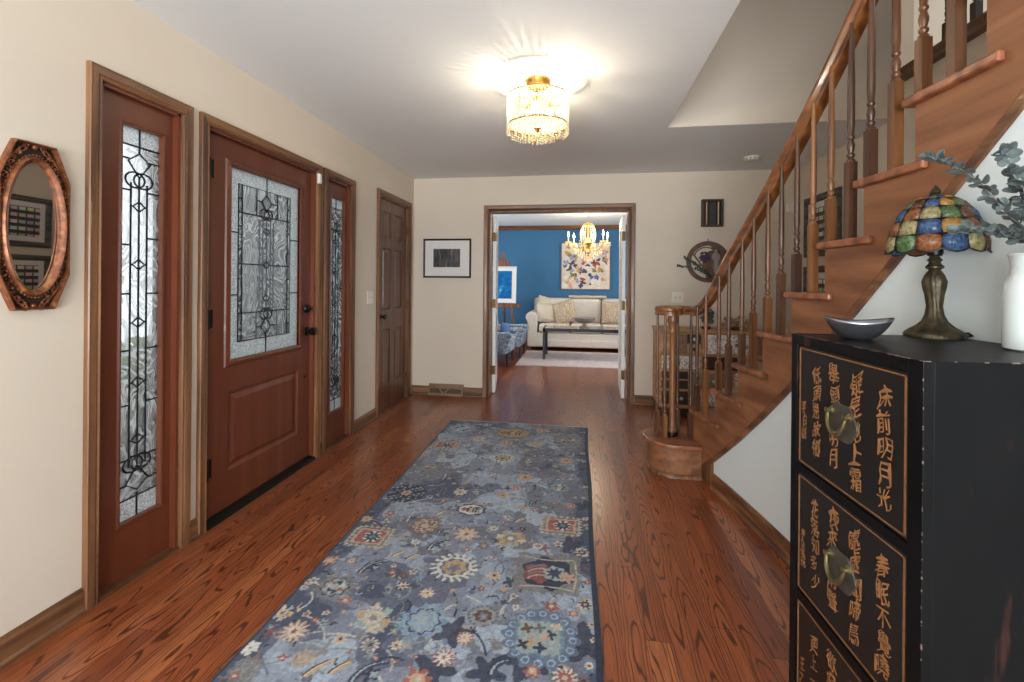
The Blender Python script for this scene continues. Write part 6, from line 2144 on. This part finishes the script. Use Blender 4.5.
# pale rug
t = NT('pale_patterned_rug')
v = t.noise(t.pos(), 9.0, 5, 0.7, 1.0)
t.P(Base_Color=t.ramp(v, [(0.35, C(186, 166, 160)), (0.55, C(208, 196, 192)), (0.7, C(176, 150, 146))]), Roughness=0.95)
lr = thing('area_rug', (0.35, 7.59, 0), 'pale faded pink area rug under the coffee table', 'rug')
obj('rug_pile', MB().box(-0.95, 1.65, 6.86, 8.33, 0.0, 0.0115), t.m, lr, 0.003)
m = MB()
for k in range(75):
    x = -0.945 + 2.59 * k / 74
    m.box(x - 0.008, x + 0.008, 6.835, 6.862, 0.0005, 0.004)
obj('fringe', m, plain('cream_fringe', C(206, 196, 182), 0.9), lr)

# abstract painting: patches of paint on a canvas
ap = thing('abstract_painting', (0.132, YW, 1.615), 'large abstract painting with blue, red and ochre brush dabs on pale canvas', 'painting')
PW, PH = 0.955, 0.92
t = NT('canvas_ground')
v = t.noise(t.coords(), 7.0, 5, 0.7)
t.P(Base_Color=t.ramp(v, [(0.35, C(196, 180, 162)), (0.6, C(216, 206, 192)), (0.75, C(206, 176, 156))]), Roughness=0.8)
obj('canvas', MB().box(-PW / 2, PW / 2, -0.035, -0.004, -PH / 2, PH / 2), t.m, ap, local=True)
m = MB()
for a in (-PW / 2 - 0.012, PW / 2):
    m.box(a, a + 0.012, -0.042, 0, -PH / 2 - 0.012, PH / 2 + 0.012)
for a in (-PH / 2 - 0.012, PH / 2):
    m.box(-PW / 2, PW / 2, -0.042, 0, a, a + 0.012)
obj('slim_frame', m, wood('painting_frame_wood', C(110, 84, 60), C(158, 126, 92), 'X', 1, 0.5), ap, local=True)
PALS = {'navy': C(42, 56, 104), 'blue': C(70, 100, 150), 'red': C(172, 62, 42), 'ochre': C(184, 136, 66), 'green': C(112, 118, 66), 'pink': C(214, 150, 126), 'pale': C(222, 214, 204), 'brown': C(74, 60, 52), 'grey': C(140, 146, 164)}
rg = random.Random(12)
acc = {k: MB() for k in PALS}
SPOTS = [('navy', .26, .60), ('navy', .20, .55), ('blue', .07, .50), ('brown', .19, .48), ('green', .15, .74), ('pink', .46, .62), ('red', .47, .58), ('navy', .80, .82), ('blue', .88, .80), ('grey', .93, .80), ('red', .70, .52), ('red', .74, .55), ('navy', .92, .60), ('brown', .90, .66), ('blue', .62, .26),
         ('navy', .60, .30), ('navy', .73, .24), ('brown', .26, .28), ('green', .22, .30), ('ochre', .28, .24), ('red', .44, .20), ('blue', .40, .08), ('navy', .41, .06), ('ochre', .80, .42), ('green', .83, .40), ('ochre', .16, .24), ('pink', .32, .46), ('pink', .12, .14), ('ochre', .86, .20), ('pale', .55, .48), ('pale', .40, .40), ('grey', .33, .18), ('brown', .43, .14),
         ('green', .68, .40), ('blue', .27, .72), ('ochre', .30, .66), ('pink', .60, .70), ('pale', .70, .68), ('grey', .12, .58), ('red', .50, .80), ('ochre', .40, .86), ('blue', .60, .85)]
SPOTS += [(rg.choice(list(PALS)), rg.uniform(0.06, 0.94), rg.uniform(0.06, 0.94)) for _ in range(26)]
lay_ = 0
for key, u, v in SPOTS:
    for _ in range(3):
        lay_ += 1
        cx, cz = (u - 0.5) * PW + rg.uniform(-0.02, 0.02), (v - 0.5) * PH + rg.uniform(-0.02, 0.02)
        an, a_, b_ = rg.uniform(0, PI), rg.uniform(0.03, 0.07), rg.uniform(0.012, 0.028)
        pts = []
        for k in range(9):
            t_ = 2 * PI * k / 9
            q = rg.uniform(0.75, 1.2)
            x_, z_ = a_ * q * math.cos(t_), b_ * q * math.sin(t_)
            pts.append(Vector((cx + x_ * math.cos(an) - z_ * math.sin(an), 0, cz + x_ * math.sin(an) + z_ * math.cos(an))))
        yb2 = -0.0355 - lay_ * 0.00001
        acc[key].prism(pts, (0, yb2 - 0.0006, 0), (0, -0.034, 0))
for key, mb in acc.items():
    if mb.v:
        obj('brush_dabs', mb, plain('paint_' + key, PALS[key], 0.6, 0, 0.1, 50), ap, local=True)

# chandelier
M_GOLDC = plain('gilt_chandelier', C(206, 160, 84), 0.28, 0.85, 0.06)
t = NT('chandelier_crystal')
t.P(Base_Color=C(252, 240, 214), Roughness=0.05)
tl = t.N('ShaderNodeBsdfTranslucent')
tl.inputs[0].default_value = (0.95, 0.86, 0.62, 1)
mx = t.N('ShaderNodeMixShader')
mx.inputs[0].default_value = 0.5
t.t.links.new(t.b.outputs[0], mx.inputs[1])
t.t.links.new(tl.outputs[0], mx.inputs[2])
t.t.links.new(mx.outputs[0], t.out.inputs[0])
M_CRY = t.m
cd = thing('crystal_chandelier', (0.142, 7.40, ZC), 'gilt and crystal candle chandelier lit in front of the abstract painting', 'chandelier')
B0 = 1.62 - ZC                                             # lowest crystal
obj('ceiling_rose', MB().lathe([(0.012, -0.03), (0.045, -0.02), (0.055, 0.0)], (0, 0, 0), 20), M_GOLDC, cd, local=True, smooth=True)
obj('chain', MB().lathe([(0.004, -0.2), (0.004, -0.02)], (0, 0, 0), 8), M_GOLDC, cd, local=True)
obj('crown', MB().lathe([(0.09, -0.25), (0.10, -0.235), (0.075, -0.205), (0.02, -0.19), (0.008, -0.18)], (0, 0, 0), 24), M_GOLDC, cd, local=True, smooth=True)
obj('column', MB().lathe([(0.0001, B0 + 0.08), (0.03, B0 + 0.10), (0.05, B0 + 0.16), (0.022, B0 + 0.21), (0.05, B0 + 0.27), (0.07, B0 + 0.31), (0.03, B0 + 0.36), (0.018, B0 + 0.42), (0.03, B0 + 0.48), (0.016, B0 + 0.54), (0.022, -0.22)], (0, 0, 0), 20), M_GOLDC, cd, local=True, smooth=True)
M_FL = glow('candle_bulb', (1.0, 0.80, 0.48, 1), 14.0)
NA = 6
for k in range(NA):
    a = 2 * PI * (k + 0.25) / NA
    ca_, sa_ = math.cos(a), math.sin(a)
    P = [(0.03 * ca_, 0.03 * sa_, B0 + 0.24), (0.10 * ca_, 0.10 * sa_, B0 + 0.19), (0.20 * ca_, 0.20 * sa_, B0 + 0.17), (0.29 * ca_, 0.29 * sa_, B0 + 0.22), (0.325 * ca_, 0.325 * sa_, B0 + 0.30)]
    ar = obj('arm', MB().tube(crom(P, 5), 0.008, 6), M_GOLDC, cd, local=True, smooth=True)
    obj('drip_pan', MB().lathe([(0.012, B0 + 0.292), (0.05, B0 + 0.305), (0.056, B0 + 0.318), (0.015, B0 + 0.312)], (0.325 * ca_, 0.325 * sa_, 0), 16), M_CRY, ar, local=True, smooth=True)
    obj('candle', MB().lathe([(0.011, B0 + 0.31), (0.011, B0 + 0.40)], (0.325 * ca_, 0.325 * sa_, 0), 10), plain('ivory_candle_sleeve', C(240, 228, 200), 0.4, 0, 0.02), ar, local=True, smooth=True)
    obj('bulb', MB().lathe([(0.006, B0 + 0.40), (0.015, B0 + 0.422), (0.012, B0 + 0.45), (0.0001, B0 + 0.49)], (0.325 * ca_, 0.325 * sa_, 0), 10), M_FL, ar, local=True, smooth=True)
m = MB()
for k in range(NA):
    a = 2 * PI * (k + 0.25) / NA
    for j in range(6):
        b = 2 * PI * j / 6
        m.octa((0.325 * math.cos(a) + 0.05 * math.cos(b), 0.325 * math.sin(a) + 0.05 * math.sin(b), B0 + 0.278), 0.010, 0.024)
    for i in range(1, 7):
        q = 0.325 - 0.25 * i / 7
        m.octa((q * math.cos(a), q * math.sin(a), B0 + 0.30 + 0.03 * math.sin(i) - 0.10 * math.sin(PI * i / 7)), 0.011, 0.015)
for r, z, n_ in ((0.22, 0.13, 24), (0.16, 0.085, 18), (0.10, 0.05, 12), (0.05, 0.015, 6)):
    for k in range(n_):
        a = 2 * PI * k / n_
        m.octa((r * math.cos(a), r * math.sin(a), B0 + z + 0.02), 0.011, 0.026)
        m.octa((r * math.cos(a), r * math.sin(a), B0 + z + 0.06), 0.008, 0.010)
for k in range(16):
    a = 2 * PI * k / 16
    for i in range(8):
        q = 0.095 + 0.030 * math.sin(PI * i / 8)
        m.octa((q * math.cos(a), q * math.sin(a), -0.25 - 0.034 * i), 0.009, 0.016)
m.octa((0, 0, B0 + 0.02), 0.02, 0.03)
cc_ = obj('crystal_drops', m, M_CRY, cd, local=True)
cc_['kind'] = 'stuff'
ld = bpy.data.lights.new('chandelier_light', 'POINT')
ld.energy = 22
ld.color = (1.0, 0.82, 0.58)
ld.shadow_soft_size = 0.25
lo = bpy.data.objects.new('chandelier_light', ld)
lo.location = (0.142, 7.40, 2.10)
COL.objects.link(lo)

# easel with blue picture
M_EAS = wood('easel_wood', C(98, 58, 34), C(158, 104, 66), 'Z', 1.0, 0.45)
EX = -1.475
ea = thing('easel', (EX, 8.72, 0), 'brown wooden easel in the corner of the blue living room', 'easel')
m = MB()
lean = lambda z: 8.56 + (z - 0.3) * 0.10
obj('ledge', MB().box(EX - 0.36, EX + 0.36, lean(0.82) - 0.075, lean(0.82) + 0.02, 0.785, 0.855), M_EAS, ea, 0.004)
for s_ in (-1, 1):
    P = [(EX + s_ * 0.30, lean(0) - 0.0, 0.0), (EX + s_ * 0.055, lean(1.75), 1.75)]
    obj('front_leg', MB().sweep([(-0.02, -0.014), (0.02, -0.014), (0.02, 0.014), (-0.02, 0.014)], P, up=(0, 1, 0)), M_EAS, ea)
obj('rear_leg', MB().sweep([(-0.018, -0.014), (0.018, -0.014), (0.018, 0.014), (-0.018, 0.014)], [(EX, 9.10, 0.0), (EX, lean(1.6) + 0.03, 1.6)], up=(0, 1, 0)), M_EAS, ea)
obj('mast', MB().box(EX - 0.028, EX + 0.028, -0.012, 0.012, 0, 0.62).xf(Matrix.Translation((0, lean(1.2) + 0.005, 1.24)) @ Matrix.Rotation(-0.10, 4, 'X')), M_EAS, ea, 0.003)
obj('top_clamp', MB().box(EX - 0.12, EX + 0.12, lean(1.63) - 0.03, lean(1.63) + 0.03, 1.60, 1.635).box(EX - 0.15, EX - 0.12, lean(1.63) - 0.03, lean(1.63) + 0.03, 1.60, 1.67).box(EX + 0.12, EX + 0.15, lean(1.63) - 0.03, lean(1.63) + 0.03, 1.60, 1.67), M_EAS, ea, 0.003)
t = NT('deep_blue_underwater_print')
v = t.noise(t.mapping(t.coords(), (5, 5, 8)), 1.0, 5, 0.6, 0.8)
t.P(Base_Color=t.ramp(v, [(0.42, C(10, 84, 146)), (0.58, C(20, 116, 180)), (0.70, C(120, 190, 216))]), Roughness=0.3)
bp = framed('framed_blue_picture', (EX, lean(1.22) - 0.02, 1.225), 0, 0.56, 0.715, 0.028, 0.06, plain('white_picture_frame', C(212, 214, 214), 0.4, 0, 0.02), M_MAT, t.m, 'white framed picture in vivid blue standing on the easel ledge', depth=0.03)
bp.rotation_euler = (-0.10, 0, 0)

# armchairs, facing the coffee table
t = NT('blue_patterned_upholstery')
v = t.N('ShaderNodeTexVoronoi')
t.set(v.inputs['Vector'], t.mapping(t.coords(), (1, 1, 1)))
v.inputs['Scale'].default_value = 16.0
n2 = t.noise(t.coords(), 34.0, 4, 0.6, 1.0)
t.P(Base_Color=t.mix(t.ramp(n2, [(0.48, (0, 0, 0)), (0.56, (1, 1, 1))]), t.ramp(v.outputs['Distance'], [(0.2, C(84, 104, 134)), (0.6, C(120, 138, 160))]), C(190, 198, 206)), Roughness=0.9)
M_UPH = t.m


def armchair(loc, label):
    """faces local +x"""
    r_ = thing('armchair', loc, label, 'armchair', 'blue patterned armchairs')
    sec = lambda m_, pts, a, b: m_.prism([Vector((x, 0, z)) for x, z in pts], (0, a, 0), (0, b, 0))
    obj('seat', sec(MB(), [(-0.32, 0.20), (0.34, 0.20), (0.36, 0.40), (0.33, 0.44), (-0.30, 0.42)], -0.24, 0.24), M_UPH, r_, 0.03, local=True, smooth=True, seg=3)
    obj('backrest', sec(MB(), [(-0.24, 0.30), (-0.38, 0.88), (-0.46, 0.90), (-0.50, 0.84), (-0.40, 0.20), (-0.28, 0.18)], -0.33, 0.33), M_UPH, r_, 0.04, local=True, smooth=True, seg=3)
    for s_ in (-1, 1):
        obj('armrest', sec(MB(), [(-0.42, 0.19), (0.30, 0.19), (0.34, 0.36), (0.38, 0.44), (0.37, 0.50), (0.31, 0.525), (0.20, 0.515), (-0.20, 0.51), (-0.46, 0.56)], s_ * 0.24 - (0.0 if s_ > 0 else 0.12), s_ * 0.24 + (0.12 if s_ > 0 else 0.0)), M_UPH, r_, 0.022, local=True, smooth=True, seg=3)
        for x in (-0.34, 0.28):
            obj('leg', MB().lathe([(0.013, 0), (0.022, 0.20)], (x + (0.02 if x > 0 else -0.02), s_ * 0.27, 0.0), 10), M_CHD, r_, local=True)
    return r_


ac = armchair((-1.36, 6.98, 0), 'nearer blue and grey patterned armchair half hidden by the left door leaf')
dup(ac, (-1.27, 7.78, 0), 0.0, 'farther blue and grey patterned armchair beside the easel', 'blue patterned armchairs')
pillow('throw_pillow', (-1.33, 6.96, 0.63), 0.36, 0.36, 0.13, -0.2, 1.45, 0.1, plain('blush_pillow', C(208, 186, 176), 0.85, 0, 0.04), 'blush throw pillow on the nearer blue armchair')
pillow('throw_pillow', (-1.13, 6.94, 0.55), 0.30, 0.18, 0.13, -0.2, 1.45, 0.1, plain('blue_velvet_pillow', C(96, 122, 172), 0.8, 0, 0.08, 60), 'small blue lumbar pillow on the nearer armchair')
